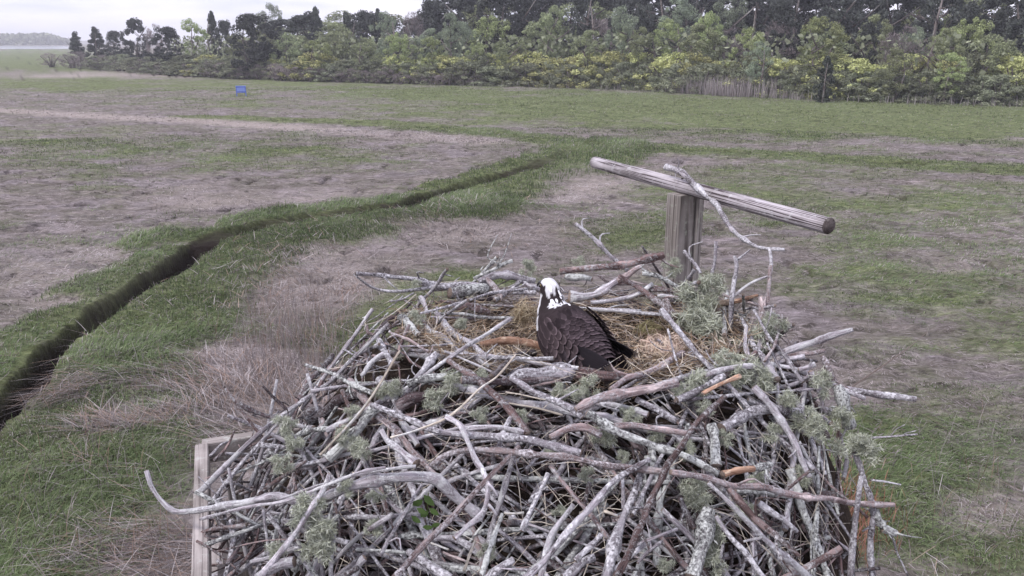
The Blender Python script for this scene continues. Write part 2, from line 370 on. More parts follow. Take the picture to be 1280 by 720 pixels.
def blades(name, x, y, z, az, Ln, Wd, lean, col, label=None, cat=None, curl=.6, parent=None):
    """ribbons with three segments; lean 0 = upright, 1 = lying"""
    n = len(x); hx, hy = np.cos(az), np.sin(az); sx, sy = -hy, hx
    V = np.zeros((n, 7, 3)); ph = (1-lean)*math.pi/2
    px, pz = np.zeros(n), np.zeros(n)
    wp = [1, .85, .6]
    for k in range(4):
        if k < 3:
            w = Wd*wp[k]*.5
            V[:, 2*k, 0] = x+hx*px-sx*w; V[:, 2*k, 1] = y+hy*px-sy*w; V[:, 2*k, 2] = z+pz
            V[:, 2*k+1, 0] = x+hx*px+sx*w; V[:, 2*k+1, 1] = y+hy*px+sy*w; V[:, 2*k+1, 2] = z+pz+w*.3
        else:
            V[:, 6, 0] = x+hx*px; V[:, 6, 1] = y+hy*px; V[:, 6, 2] = z+pz
        a_ = ph-curl*k*(.35+.5*(1-lean)); px = px+Ln/3*np.cos(a_); pz = pz+Ln/3*np.sin(a_)
        pz = np.maximum(pz, .004)
    b = (np.arange(n)*7)[:, None]
    Q = np.concatenate([b+[0, 1, 3, 2], b+[2, 3, 5, 4]]); T = b+[4, 5, 6]
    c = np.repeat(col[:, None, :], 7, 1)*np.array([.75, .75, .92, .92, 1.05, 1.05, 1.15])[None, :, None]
    me = fastmesh(name, V.reshape(-1, 3), Q, T, c.reshape(-1, 3))
    return link(name, me, M['blade'], parent)
M['blade'] = col_mat('grass_blade', .8, .12, .25)
PAL_G = np.array([(.082, .118, .052), (.115, .155, .07), (.152, .198, .096), (.22, .26, .14)])
PAL_D = np.array([(.18, .15, .145), (.27, .235, .23), (.37, .325, .325), (.47, .425, .42), (.14, .105, .095)])
def field_sample(n, r0, r1, a0=-35.5, a1=35.5):
    r = np.sqrt(rng.uniform(r0*r0, r1*r1, n)); a_ = np.radians(rng.uniform(a0, a1, n))
    return r*np.sin(a_), r*np.cos(a_), r
G_parts = []
def make_grass():
    X = []
    for (n, r0, r1) in ((225000, 5.6, 13), (190000, 13, 24), (140000, 24, 44), (80000, 44, 85)):
        x, y, r = field_sample(n, r0, r1, *((-43, 43) if r0 < 12 else (-36, 36)))
        u, v = proj(x, y, 0.)
        # skip what the nest hides
        hid = (u > 400) & (u < 1000) & (v > 520)
        k = ~hid; X.append((x[k], y[k], r[k]))
    x = np.concatenate([q[0] for q in X]); y = np.concatenate([q[1] for q in X]); r = np.concatenate([q[2] for q in X])
    g, st, mu, h, band, n2 = fields(x, y); u, v = proj(x, y, 0.)
    dq, sq, tq = dline(x, y, D1); keep = (mu < .35) & ((h > -.10) | (fields_vis(tq) < .5)) & ~((dq < .30) & (sq < 0) & (fields_vis(tq) > .3)) & ~((dq < .38) & (sq < 0) & (tq < 13.5) & (rng.random(len(x)) < .8*fields_vis(tq))) & ~((dq < .34) & (tq < 13.5) & (rng.random(len(x)) < .8*fields_vis(tq))); x, y, r, g, st, h, band, n2, u, v = [q[keep] for q in (x, y, r, g, st, h, band, n2, u, v)]
    n = len(x)
    bl = np.exp(-(((u-110)/190)**2+((v-640)/130)**2)) + np.exp(-(((u-1130)/150)**2+((v-640)/90)**2))  # taller sward near the nest
    tall = np.clip(band*.9+bl*.9, 0, 1)
    q_ = 1.05*g+.9*(fbm(x*.9, y*1.9, 141, 4)-.5)+.62*(rng.random(n)-.5)
    isg = (q_ > .47+.07*((u > 760) & (r < 26))) & (st*.9 < rng.random(n)+.25*g)
    fa = fbm(x*.22, y*.22, 91, 3)*8+fbm(x*.9, y*.9, 93, 2)*2.4                     # swirled lie of the hay
    az = fa+rng.normal(0, .7, n)
    sc = np.clip(r/11, .8, 5)
    edge = sst(.4, 1.6, dline(x, y, D1)[0])
    Ln = np.where(isg, .09+.10*tall*(.35+.65*edge), .13+.06*st)*rng.uniform(.6, 1.35, n)*(sc**.3)
    lean = np.where(isg, np.clip(.42-.24*tall+rng.normal(0, .24, n), .02, .9), np.clip(.84-.25*st*rng.random(n)+rng.normal(0, .1, n), .3, .97))
    Wd = .0065*sc**.8*rng.uniform(.7, 1.4, n)*np.where(isg, 1.15, 1)
    pg = PAL_G[np.clip((rng.random(n)*2.6+1.5*n2).astype(int), 0, 3)]; pd = PAL_D[np.clip((rng.random(n)*3.0+1.8*st+.8*n2-.4).astype(int), 0, 4)]
    patch = (.48+1.25*fbm(x*.9+fbm(x*.4, y*.4, 7, 2)*3, y*1.9, 171, 4)**1.3)*(1-.5*sst(.60, .68, fbm(x*1.9, y*3.2, 175, 3))); pd = pd*patch[:, None]; pg = pg*(.75+.5*fbm(x*.7, y*1.3, 173, 3))[:, None]
    dry = (rng.random(n) < .16)[:, None]
    col = np.where(isg[:, None] & ~dry, pg, pd)*rng.uniform(.8, 1.2, (n, 1))
    for nm, lab, mk in (('green_grass', None, isg), ('salt_hay', None, ~isg)):
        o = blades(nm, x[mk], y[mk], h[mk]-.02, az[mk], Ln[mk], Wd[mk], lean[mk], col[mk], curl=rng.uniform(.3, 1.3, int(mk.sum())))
        if nm == 'green_grass': tag(o, 'green marsh grass lining the ditch and spreading over the flats', 'grass', kind='stuff')
        else: tag(o, 'flattened greyish mauve dead hay matted over the marsh', 'dead grass', kind='stuff')
    # upright dead stems left of the nest and scattered tall ones
    n = 2510
    uu = np.concatenate([rng.normal(365, 44, 1900), rng.uniform(0, 330, 450), rng.uniform(1000, 1290, 160)])
    vv = np.concatenate([rng.normal(440, 40, 1900), rng.uniform(440, 730, 450), rng.uniform(500, 730, 160)])
    P = np.array([at_z(a_, b_)[:2] for a_, b_ in zip(uu, vv)]); x, y = P.T; f = fields(x, y); k = f[2] < .4
    x, y, h = x[k], y[k], f[3][k]; n = len(x)
    col = np.vstack([PAL_D, [(.26, .18, .14)]])[rng.choice([0, 1, 2, 5], n)]*rng.uniform(.7, 1.1, (n, 1))
    o = blades('dead_reeds', x, y, h, rng.uniform(0, 6.3, n), rng.uniform(.2, .5, n), np.full(n, .006), np.abs(rng.normal(.05, .15, n)).clip(0, .8), col, curl=.25)
    tag(o, 'thin upright dead reed stems left of the nest', 'reeds', kind='stuff')
    # long fallen thatch stalks
    uu = np.concatenate([rng.normal(140, 70, 3200), rng.normal(300, 70, 2300), rng.normal(390, 60, 900), rng.normal(600, 90, 1200), rng.normal(1200, 70, 120), rng.normal(210, 70, 900)])
    vv = np.concatenate([rng.normal(522, 30, 3200), rng.normal(480, 40, 2300), rng.normal(350, 32, 900), rng.normal(280, 18, 1200), rng.normal(640, 50, 120), rng.normal(690, 30, 900)])
    P = np.array([at_z(a_, b_)[:2] for a_, b_ in zip(uu, vv)]); x, y = P.T; f = fields(x, y); k = (f[2] < .3) & (fbm(x*1.1, y*1.6, 201, 3) > .47)
    x, y, h = x[k], y[k], f[3][k]; n = len(x); r = np.hypot(x, y)
    az = fbm(x*.3, y*.3, 95, 2)*5+.4+rng.normal(0, .6, n)
    col = np.vstack([PAL_D, [(.27, .19, .15), (.36, .27, .22)]])[rng.choice([0, 1, 2, 3, 5, 6], n)]*(rng.uniform(.7, 1.2, n)*(.5+fbm(x*1.7, y*1.7, 202, 3)))[:, None]
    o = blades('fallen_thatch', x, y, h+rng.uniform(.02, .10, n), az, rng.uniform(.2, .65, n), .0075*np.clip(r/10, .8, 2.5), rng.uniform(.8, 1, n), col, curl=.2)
    tag(o, 'pale swept straw thatch lying in drifts beside the ditch', 'thatch', kind='stuff')
make_grass()
# far water
w = MB(); P = [at_z(-420, 62.2), at_z(90, 61.2), at_z(84, 57.4), at_z(-420, 57.0)]
w.add([(p[0], p[1], .05) for p in P], [(0, 1, 2, 3)])
m, t, b = mat('water', .12, .5); b.inputs['Base Color'].default_value = (.25, .27, .3, 1)
tag(link('water', w.mesh('water'), m), kind='structure')

# ------------------------------------------------------------------ trees
def leaf_mat(name, a, b_, c):
    m, t, b = mat(name, .75, .15); tc = N(t, 'ShaderNodeTexCoord'); oi = N(t, 'ShaderNodeObjectInfo')
    n = noise(t, tc.outputs['Object'], 1.1, 5, .75); r = ramp(t, [(.33, a), (.52, b_), (.7, c)], n.outputs[0])
    hv = N(t, 'ShaderNodeHueSaturation'); mr = N(t, 'ShaderNodeMapRange'); mr.inputs[3].default_value = .7; mr.inputs[4].default_value = 1.25
    m2 = N(t, 'ShaderNodeMapRange'); m2.inputs[3].default_value = .485; m2.inputs[4].default_value = .515
    t.links.new(oi.outputs['Random'], mr.inputs[0]); t.links.new(oi.outputs['Random'], m2.inputs[0])
    ge = N(t, 'ShaderNodeNewGeometry'); m3 = N(t, 'ShaderNodeMapRange'); m3.inputs[3].default_value = .55; m3.inputs[4].default_value = 1.5; t.links.new(ge.outputs['Random Per Island'], m3.inputs[0])
    mm = N(t, 'ShaderNodeMath', operation='MULTIPLY'); t.links.new(mr.outputs[0], mm.inputs[0]); t.links.new(m3.outputs[0], mm.inputs[1])
    t.links.new(mm.outputs[0], hv.inputs['Value']); t.links.new(m2.outputs[0], hv.inputs['Hue']); t.links.new(r.outputs[0], hv.inputs['Color'])
    t.links.new(hv.outputs[0], b.inputs['Base Color'])
    tr = N(t, 'ShaderNodeBsdfTranslucent'); t.links.new(hv.outputs[0], tr.inputs[0]); ms = N(t, 'ShaderNodeMixShader'); ms.inputs[0].default_value = .18
    out = t.nodes['Material Output']; t.links.new(b.outputs[0], ms.inputs[1]); t.links.new(tr.outputs[0], ms.inputs[2]); t.links.new(ms.outputs[0], out.inputs[0])
    return m
LM = {'cedar': leaf_mat('evergreen_needles', (.030, .034, .030), (.048, .056, .044), (.075, .085, .062)),
      'pine': leaf_mat('pine_needles', (.038, .041, .040), (.060, .067, .058), (.10, .108, .088)),
      'light': leaf_mat('spring_leaves', (0.154, 0.187, 0.083), (0.275, 0.314, 0.143), (0.408, 0.440, 0.231)),
      'oak': leaf_mat('olive_leaves', (0.143, 0.160, 0.088), (0.243, 0.270, 0.149), (0.363, 0.385, 0.231)),
      'grey': leaf_mat('grey_green_leaves', (0.143, 0.176, 0.121), (0.243, 0.286, 0.198), (0.374, 0.418, 0.308)),
      'yellow': leaf_mat('yellow_green_leaves', (0.264, 0.277, 0.119), (0.436, 0.443, 0.192), (0.600, 0.600, 0.292)),
      'shrub': leaf_mat('dull_green_leaves', (0.121, 0.132, 0.088), (0.204, 0.220, 0.143), (0.308, 0.319, 0.220)),
      'bare': leaf_mat('bare_twigs', (.15, .125, .125), (.24, .20, .20), (.34, .30, .30))}
M['trunk'] = stick_mat('tree_bark', (.16, .13, .12), (.06, .045, .04), (.4, .4, .38), .3, .1)
M['birch'] = stick_mat('pale_tree_bark', (.45, .42, .40), (.2, .17, .16), (.6, .6, .58), .3, .1)
def crown_mesh(name, seed, shape, nb, nl, ls, blob=.22, twig=False):
    """unit crown: height 1, half width given by shape(t); leaves as small bent faces grouped in clumps"""
    r = np.random.default_rng(seed); C = []
    while len(C) < nb:
        t = r.random(); w = shape(t); a_ = r.uniform(0, 6.283); q = w*math.sqrt(r.random())*(1 if r.random() < .8 else 1.15)
        C.append((q*math.cos(a_), q*math.sin(a_), t, r.uniform(.6, 1.3)*blob))
    C = np.array(C); k = r.integers(0, nb, nl)
    d = r.normal(0, 1, (nl, 3)); d /= np.linalg.norm(d, axis=1)[:, None]
    rad = C[k, 3]*r.uniform(.35, 1.05, nl)**.6
    P = C[k, :3]+d*rad[:, None]*[.55, .55, .42]
    P[:, 2] = np.clip(P[:, 2], .0, 1.05)
    nrm = d+r.normal(0, .6, (nl, 3))+[0, 0, .5]; nrm /= np.linalg.norm(nrm, axis=1)[:, None]
    t1 = np.cross(nrm, r.normal(0, 1, (nl, 3))); t1 /= np.linalg.norm(t1, axis=1)[:, None]; t2 = np.cross(nrm, t1)
    s = ls*r.uniform(.55, 1.4, nl)[:, None]; el = (.12 if twig else .75)
    if twig: t1 = t1+[0, 0, 1.2]*r.uniform(.3, 1, (nl, 1)); t1 /= np.linalg.norm(t1, axis=1)[:, None]; s = s*2
    V = np.stack([P-t1*s*.5, P+t2*s*el*.5, P+t1*s*.55+nrm*s*.15, P-t2*s*el*.5], 1).reshape(-1, 3)
    Q = (np.arange(nl)*4)[:, None]+[0, 1, 2, 3]
    return fastmesh(name, V, Q)
sh_round = lambda t: .42*math.sqrt(max(0.02, 1-(2*t-1)**2))*(1 if t > .3 else .8+.6*t)
sh_cone = lambda t: .33*(1-t)**.7+.02
sh_pine = lambda t: .36*(1-(t-.45)**2*2.2)+.0 if t > .1 else .2
sh_shrub = lambda t: .75*math.sqrt(max(.03, 1-t**2))
KINDS = {'cedar': (sh_cone, 80, 7000, .036, .12), 'pine': (sh_pine, 110, 9000, .033, .13), 'light': (sh_round, 60, 11000, .022, .15), 'oak': (sh_round, 60, 11000, .022, .15),
         'grey': (sh_round, 60, 10000, .021, .15), 'yellow': (sh_shrub, 60, 8000, .036, .22), 'shrub': (sh_shrub, 60, 8000, .034, .22), 'bare': (sh_round, 40, 3200, .034, .2)}
PROT = {}
for kd, (sh, nb, nl, ls, bb) in KINDS.items():
    PROT[kd] = [crown_mesh(kd+'_crown', 100+i+len(kd)*7+ord(kd[0]), sh, nb, nl, ls, bb, kd == 'bare') for i in range(3)]
    for me in PROT[kd]: me.materials.append(LM[kd])
def trunk_mesh(seed, h, lo, shrub, pale):
    mb = MB(); r = random.Random(seed)
    if shrub:
        for k in range(5):
            a_ = r.uniform(0, 6.28); tube(mb, spline([(0.05*math.cos(a_), .05*math.sin(a_), -.1), (.15*math.cos(a_), .15*math.sin(a_), .35*h), (.4*math.cos(a_), .4*math.sin(a_), .8*h)], 6), np.linspace(.035, .012, 6), 5)
    else:
        top = (r.uniform(-.3, .3), r.uniform(-.3, .3), h*.85)
        mid = (r.uniform(-.2, .2), r.uniform(-.2, .2), h*.45)
        tube(mb, spline([(0, 0, -.2), mid, top], 10), np.linspace(.028*h, .006*h, 10), 7)
        for k in range(7):
            t_ = r.uniform(.3, .8); a_ = r.uniform(0, 6.28); q = np.array([top[0]*t_, top[1]*t_, h*.85*t_]); l = h*r.uniform(.18, .33)
            e_ = q+np.array([math.cos(a_)*l, math.sin(a_)*l, l*r.uniform(.3, .9)]); tube(mb, spline([q, (q+e_)/2+[0, 0, -.05*l], e_], 6), np.linspace(.011*h, .003*h, 6), 5)
    me = mb.mesh('trunk'); me.materials.append(M['birch' if pale else 'trunk']); return me
TR = {(s, p): [trunk_mesh(5+i+s*3, 1., .3, s, p) for i in range(2)] for s in (0, 1) for p in (0, 1)}
for k in TR:   # trunks are modelled 1 m tall with true relative radii
    pass
TREES = []
NAMES = {'cedar': 'cedar_tree', 'pine': 'pine_tree', 'light': 'spring_tree', 'oak': 'olive_tree', 'grey': 'pale_tree', 'yellow': 'shrub', 'shrub': 'shrub', 'bare': 'leafless_tree'}
NAMES['oak'] = 'broadleaf_tree'
def tree(kd, x, y, top, wf=1., base=None, mauve=False, label=None):
    """top = total height in metres, wf = crown width factor"""
    g = float(fields(np.array([x]), np.array([y]))[3][0]) if False else 0.
    if x < -8 and base is None and not mauve: base = .03 if kd in ('pine', 'cedar') else .07
    root = empty(NAMES[kd] if not mauve else 'shrub', (x, y, g), random.uniform(0, 6.28))
    sh = kd in ('yellow', 'shrub') or mauve
    base = (0.02 if sh or kd == 'cedar' else random.uniform(.12, .25)) if base is None else base
    ch = top*(1-base); me = random.choice(PROT[kd]); w = ch*wf*(1. if not sh else .8)
    c = bpy.data.objects.new('crown', me); CO.link(c); c.parent = root; c.location = (0, 0, top*base); c.scale = (w, w, ch/1.03)
    tm = random.choice(TR[(1 if sh else 0, 1 if kd == 'bare' and not mauve and random.random() < .5 else 0)])
    q = bpy.data.objects.new('trunk', tm); CO.link(q); q.parent = root; q.scale = (top,)*3 if not sh else (w, w, ch)
    TREES.append(dict(o=root, kd='mauve' if mauve else kd, x=x, y=y, top=top, w=wf, label=label)); return root

BASE = np.array([(-300, 82), (60, 84), (120, 87), (200, 93), (300, 99), (420, 103), (540, 106), (640, 108), (800, 113), (900, 119), (1000, 124), (1100, 128), (1280, 133), (1600, 140)], float)
def base_v(u): return float(np.interp(u, BASE[:, 0], BASE[:, 1]))
def base_d(u): return at_z(u, base_v(u))[1]
def put(kd, u, vtop, back, wpx=None, label=None, **k):
    """a tree whose foot is `back` metres beyond the wood's edge, as tall and wide as it measures"""
    Y = base_d(u)+back; p = at_z(u, 52); x = (u-640)/FPX*(Y*cT+CAMH*sT)
    top = max(1.2, at_y(u, vtop, Y)[2]); wf = 1.
    if wpx: wf = (wpx/FPX*Y)/(top*{'cedar': .66, 'pine': .8}.get(kd, .9))
    return tree(kd, x, Y, top, wf, label=label, **k)
# trees one can pick out in the photograph: kind, centre px, top px, metres behind the edge, crown width px
for a_ in [('cedar', 100, 40, 6, 26, 'small dark cedar at the far left end of the wood'), ('cedar', 125, 34, 9, 30, 'second dark cedar from the far left end of the wood'), ('pine', 150, 39, 12, 34, 'low dark pine between the left cedars and the tall ragged pine'),
           ('pine', 176, 23, 12, 36, 'ragged dark pine rising at the left end of the wood'), ('bare', 200, 30, 16, 30, 'thin leafless tree behind the round dark evergreen'), ('pine', 213, 34, 3, 44, 'round dark evergreen standing alone before the pale shrubs'),
           ('light', 246, 24, 9, 46, 'pale yellow green tree right of the round dark evergreen'), ('cedar', 271, 14, 20, 22, 'thin pointed cedar poking above the left wood'), ('pine', 286, 26, 15, 34, 'dark pine left of the big spreading evergreen'),
           ('pine', 322, 18, 2, 66, 'big spreading dark evergreen above the blue fly trap'), ('grey', 343, 5, 22, 48, 'tall thin pale crown above the big spreading evergreen'), ('pine', 385, 13, 14, 60, 'dark pine with ragged top left of the wood centre'),
           ('cedar', 400, 9, 20, 24, 'pointed dark cedar on the skyline left of centre'), ('oak', 365, 42, 5, 50, 'olive tree just right of the big spreading evergreen'), ('oak', 425, 30, 7, 60, 'olive green tree below the ragged skyline pines'),
           ('cedar', 437, 15, 22, 26, 'small skyline cedar left of the pale round tree'), ('pine', 460, 14, 20, 40, 'dark skyline pine left of the pale round tree'), ('grey', 486, 15, 9, 42, 'round pale green tree on the skyline left of centre'),
           ('bare', 520, 18, 12, 40, 'pale leafless tree left of the big dark pines'), ('cedar', 476, 11, 24, 22, 'cedar tip behind the round pale tree'), ('grey', 566, 16, 4, 46, 'pale grey green tree before the dark pines left of centre'),
           ('light', 500, 40, 3, 44, 'low light green tree left of the pale grey tree'), ('pine', 540, 0, 18, 50, 'dark pine at the left shoulder of the tall wood'), ('pine', 585, -12, 14, 60, 'broad dark pine behind the pale grey green tree'),
           ('pine', 622, -22, 12, 70, 'tall dark pine left of the wood centre'), ('pine', 655, -18, 16, 60, 'dark pine above the osprey'), ('oak', 690, 8, 7, 60, 'olive tree above the osprey'), ('pine', 722, -8, 9, 44, 'narrow dark pine right of the osprey line'),
           ('grey', 775, 8, 4, 56, 'pale leafy tree left of the perch post line'), ('pine', 745, -24, 18, 60, None), ('pine', 800, -30, 14, 60, 'dark pine behind the pale leafy tree'), ('light', 880, 12, 8, 50, 'bright spring tree above the crossbar'),
           ('grey', 905, -10, 12, 70, 'tall pale tree above the crossbar'), ('grey', 845, -5, 14, 70, None), ('oak', 870, 30, 4, 70, None), ('pine', 970, 0, 9, 60, 'dark pine above the right end of the crossbar'), ('light', 930, 35, 3, 60, None),
           ('grey', 945, 52, 0, 44, 'low grey green tree at the wood edge'), ('light', 1020, 22, 2, 90, 'broad bright green tree right of the crossbar end'), ('pine', 1075, 28, 4, 36, 'small dark pine beside the broad bright tree'),
           ('bare', 1120, 32, 4, 70, 'mauve leafless thicket tree at the right of the wood'), ('oak', 1172, 35, 3, 50, 'round olive tree right of the leafless tree'), ('cedar', 1028, 70, -3, 28, 'small dark cedar standing out at the wood edge'),
           ('oak', 1230, 44, 3, 80, 'wide olive tree near the right edge'), ('pine', 1045, -30, 14, 90, None), ('pine', 1110, -26, 16, 90, None), ('pine', 1165, -30, 14, 80, None), ('pine', 1225, -25, 12, 90, None), ('pine', 1275, -20, 9, 90, None),
           ('pine', 1200, 5, 9, 60, None), ('pine', 1260, 18, 7, 60, None), ('pine', 990, -35, 20, 90, None), ('pine', 940, -40, 22, 80, None), ('pine', 860, -40, 24, 80, None), ('oak', 800, 34, 3, 44, None), ('oak', 735, 38, 3, 60, None),
           ('oak', 640, 45, 3, 60, None), ('light', 598, 52, 2, 40, None), ('light', 540, 46, 2, 40, None), ('oak', 460, 48, 2, 46, None), ('light', 400, 50, 2, 46, None), ('oak', 300, 52, 6, 40, None), ('oak', 1110, 60, 0, 60, None), ('light', 1180, 66, 0, 60, None)]:
    put(a_[0], a_[1], a_[2], a_[3], a_[4], a_[5])
rr = random.Random(3)
for i in range(58):        # the dark wood behind
    u = -60+i*25+rr.uniform(-12, 12)
    if u < 330: continue
    top = np.interp(u, [330, 520, 600, 1500], [20, 14, -14, -46])
    put(rr.choice(['pine', 'pine', 'pine', 'oak']), u, top+rr.uniform(-6, 12), rr.uniform(20, 30), rr.uniform(80, 120))
for i in range(24):
    u = 330+i*42+rr.uniform(-12, 12)
    put(rr.choice(['oak', 'oak', 'grey', 'light', 'light', 'bare']), u, rr.uniform(18, 44)+(14 if u < 560 else 0), rr.uniform(6, 11), rr.uniform(44, 76))
for i in range(62):        # yellow-green shrubs
    u = 215+i*18+rr.uniform(-7, 7); b = base_v(u)
    put('yellow' if rr.random() < .68 else 'shrub', u, b-np.interp(u, [200, 640, 1280], [27, 40, 62])*rr.uniform(.82, 1.12), rr.uniform(2.2, 5), rr.uniform(34, 54)*(1+u/2400))
for i in range(70):        # dull front row
    u = 120+i*17+rr.uniform(-6, 6); b = base_v(u)
    put('shrub', u, b-np.interp(u, [200, 640, 1280], [20, 30, 44])*rr.uniform(.75, 1.1), rr.uniform(.6, 2), rr.uniform(26, 46)*(1+u/2400))
for i in range(34):        # low mauve leafless shrubs at the left edge
    u = 70+i*16+rr.uniform(-6, 6); b = base_v(u)
    put('bare', u, b-rr.uniform(12, 21), rr.uniform(-1.2, .4), rr.uniform(24, 40), mauve=True, base=0.)
# far woods beyond the water
n = 9000; r2 = np.random.default_rng(5); az = np.radians(r2.uniform(-52, -27.6, n)); rad = r2.uniform(860, 940, n)
hh = (4.5+3.5*fbm(np.degrees(az)*1.1, az*0, 3, 3))*sst(-27.4, -29, np.degrees(az))+3.5; zz = r2.random(n)**.8*hh
P = np.stack([rad*np.sin(az), rad*np.cos(az), zz], 1); s = r2.uniform(1.0, 2.4, (n, 1)); t1 = r2.normal(0, 1, (n, 3)); t1 /= np.linalg.norm(t1, axis=1)[:, None]
t2 = np.cross(t1, r2.normal(0, 1, (n, 3))); t2 /= np.linalg.norm(t2, axis=1)[:, None]
V = np.stack([P-t1*s, P+t2*s, P+t1*s, P-t2*s], 1).reshape(-1, 3)
tag(link('far_woods', fastmesh('far_woods', V, (np.arange(n)*4)[:, None]+[0, 1, 2, 3]), LM['shrub']), 'low grey green woods across the far water', 'woods', kind='stuff')
# dry tan reeds at the wood's foot
n = 2600; uu = np.concatenate([rng.normal(905, 22, 420), rng.uniform(830, 1000, 420), rng.uniform(560, 1280, 300)]); x = []; y = []
for q in uu:
    Y = base_d(q)-rng.uniform(.2, 2.0); x.append((q-640)/FPX*(Y*cT+CAMH*sT)); y.append(Y)
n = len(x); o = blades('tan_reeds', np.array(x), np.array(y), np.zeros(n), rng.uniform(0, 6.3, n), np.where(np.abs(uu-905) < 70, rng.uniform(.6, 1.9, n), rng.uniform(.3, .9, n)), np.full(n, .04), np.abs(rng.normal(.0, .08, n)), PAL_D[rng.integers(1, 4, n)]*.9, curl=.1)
tag(o, 'stand of tall tan dead reeds at the foot of the wood', 'reeds', kind='stuff')
# undergrowth closing the wood below the crowns
n = 42000; r2 = np.random.default_rng(9); uu = r2.uniform(215, 1420, n); X = []; ub = np.interp(uu, BASE[:, 0], BASE[:, 1])
rz = -sT+(360-ub)/FPX*cT; ry = cT+(360-ub)/FPX*sT; Y = -CAMH*ry/rz+r2.uniform(1.5, 34, n); x = (uu-640)/FPX*(Y*cT+CAMH*sT)
z = r2.random(n)*np.where(r2.random(n) < .7, 2.4, 5.0)
P = np.stack([x, Y, z], 1); s = r2.uniform(.12, .3, (n, 1)); t1 = r2.normal(0, 1, (n, 3)); t1 /= np.linalg.norm(t1, axis=1)[:, None]
t2 = np.cross(t1, r2.normal(0, 1, (n, 3))); t2 /= np.linalg.norm(t2, axis=1)[:, None]
V = np.stack([P-t1*s, P+t2*s, P+t1*s, P-t2*s], 1).reshape(-1, 3)
tag(link('undergrowth', fastmesh('undergrowth', V, (np.arange(n)*4)[:, None]+[0, 1, 2, 3]), LM['shrub']), 'tangled leafy undergrowth filling the wood below the crowns', 'undergrowth', kind='stuff')

def uniq_labels():
    """labels for the trees without a hand-written one: kind, row, landmark, order"""
    desc = {'pine': 'dark pine', 'cedar': 'dark cedar', 'oak': 'olive tree', 'light': 'light green tree', 'grey': 'pale green tree', 'bare': 'leafless tree', 'yellow': 'yellow green shrub', 'shrub': 'dull green shrub', 'mauve': 'mauve leafless shrub'}
    zones = [(-999, 200, 'at the far left end of the wood'), (200, 300, 'left of the blue fly trap'), (300, 420, 'just right of the blue fly trap'), (420, 560, 'left of the tall pines'), (560, 680, 'behind and left of the osprey'),
             (680, 800, 'between osprey and crossbar'), (800, 920, 'above the perch post'), (920, 1060, 'beyond the crossbar end'), (1060, 1170, 'right of the crossbar end'), (1170, 1280, 'near the right edge'), (1280, 9999, 'past the right edge')]
    bins = {}
    for T in TREES:
        u, v = proj(np.array([T['x']]), np.array([T['y']]), 0.); T['u'] = u[0]; z = next(n_ for a_, b_, n_ in zones if a_ <= u[0] < b_)
        sh = T['kd'] in ('yellow', 'shrub', 'mauve'); back = T['y']-base_d(T['u']); row = '' if sh else ('deep in the wood ' if back > 20 else 'in the wood ' if back > 5.5 else 'at the wood edge ')
        T['g'] = {'yellow': 'yellow green shrubs along the wood', 'shrub': 'dull green shrubs fronting the wood', 'mauve': 'mauve leafless shrubs at the edge of the marsh'}.get(T['kd'], 'trees of the wood beyond the marsh')
        T['cat'] = 'shrub' if sh else 'tree'
        if not T['label']: bins.setdefault((desc[T['kd']], row, z), []).append(T)
    order = ['leftmost', 'second from left', 'third from left', 'fourth from left', 'fifth from left', 'sixth from left', 'seventh from left', 'eighth from left', 'ninth from left', 'tenth from left', 'eleventh from left', 'twelfth from left', 'thirteenth from left']
    for (d, row, z), l in bins.items():
        l.sort(key=lambda q: q['u'])
        for i, T in enumerate(l): T['label'] = (order[min(i, 12)]+' ' if len(l) > 1 else '')+d+' '+row+z
    for T in TREES: tag(T['o'], T['label'], T['cat'], T['g'])
uniq_labels()

# ------------------------------------------------------------------ humid air
hb = MB(); box(hb, (0, 500, 11), (1500, 1400, 28))
hm = bpy.data.materials.new('humid_air'); hm.use_nodes = True; ht = hm.node_tree; ht.nodes.clear()
pv = N(ht, 'ShaderNodeVolumePrincipled'); pv.inputs['Color'].default_value = (.93, .93, 1, 1); pv.inputs['Density'].default_value = .0008; pv.inputs['Anisotropy'].default_value = .2
ho = N(ht, 'ShaderNodeOutputMaterial'); ht.links.new(pv.outputs[0], ho.inputs['Volume'])
tag(link('haze', hb.mesh('haze'), hm), kind='stuff')

# ------------------------------------------------------------------ blue fly trap on the flats
pt = at_z(302, 120.5); M['blue'], t, b = mat('faded_blue_paint', .6, .3)
nb = noise(t, N(t, 'ShaderNodeTexCoord').outputs['Object'], 6, 4); r_ = ramp(t, [(.3, (.06, .11, .42)), (.7, (.14, .20, .58))], nb.outputs[0]); t.links.new(r_.outputs[0], b.inputs['Base Color'])
M['rail_blue'], t_, b_ = mat('pale_blue_screen', .7, .2); b_.inputs['Base Color'].default_value = (.20, .27, .60, 1)
tr = tag(empty('fly_trap', (pt[0], pt[1], 0), .3), 'blue box trap on four legs standing on the marsh', 'insect trap')
q = MB(); box(q, (0, 0, .56), (.78, .5, .5), bev=.012); link('trap_box', q.mesh('trap_box'), M['blue'], tr)
q = MB(); box(q, (0, -.256, .58), (.62, .014, .30), bev=.003); link('front_panel', q.mesh('front_panel'), M['rail_blue'], tr)
q = MB(); box(q, (0, 0, .83), (.84, .56, .03), bev=.006); link('lid', q.mesh('lid'), M['blue'], tr)
for sx in (-1, 1):
    for sy in (-1, 1):
        q = MB(); box(q, (sx*.365, sy*.225, .2), (.06, .06, .56), bev=.005); link('leg', q.mesh('leg'), M['blue'], tr)

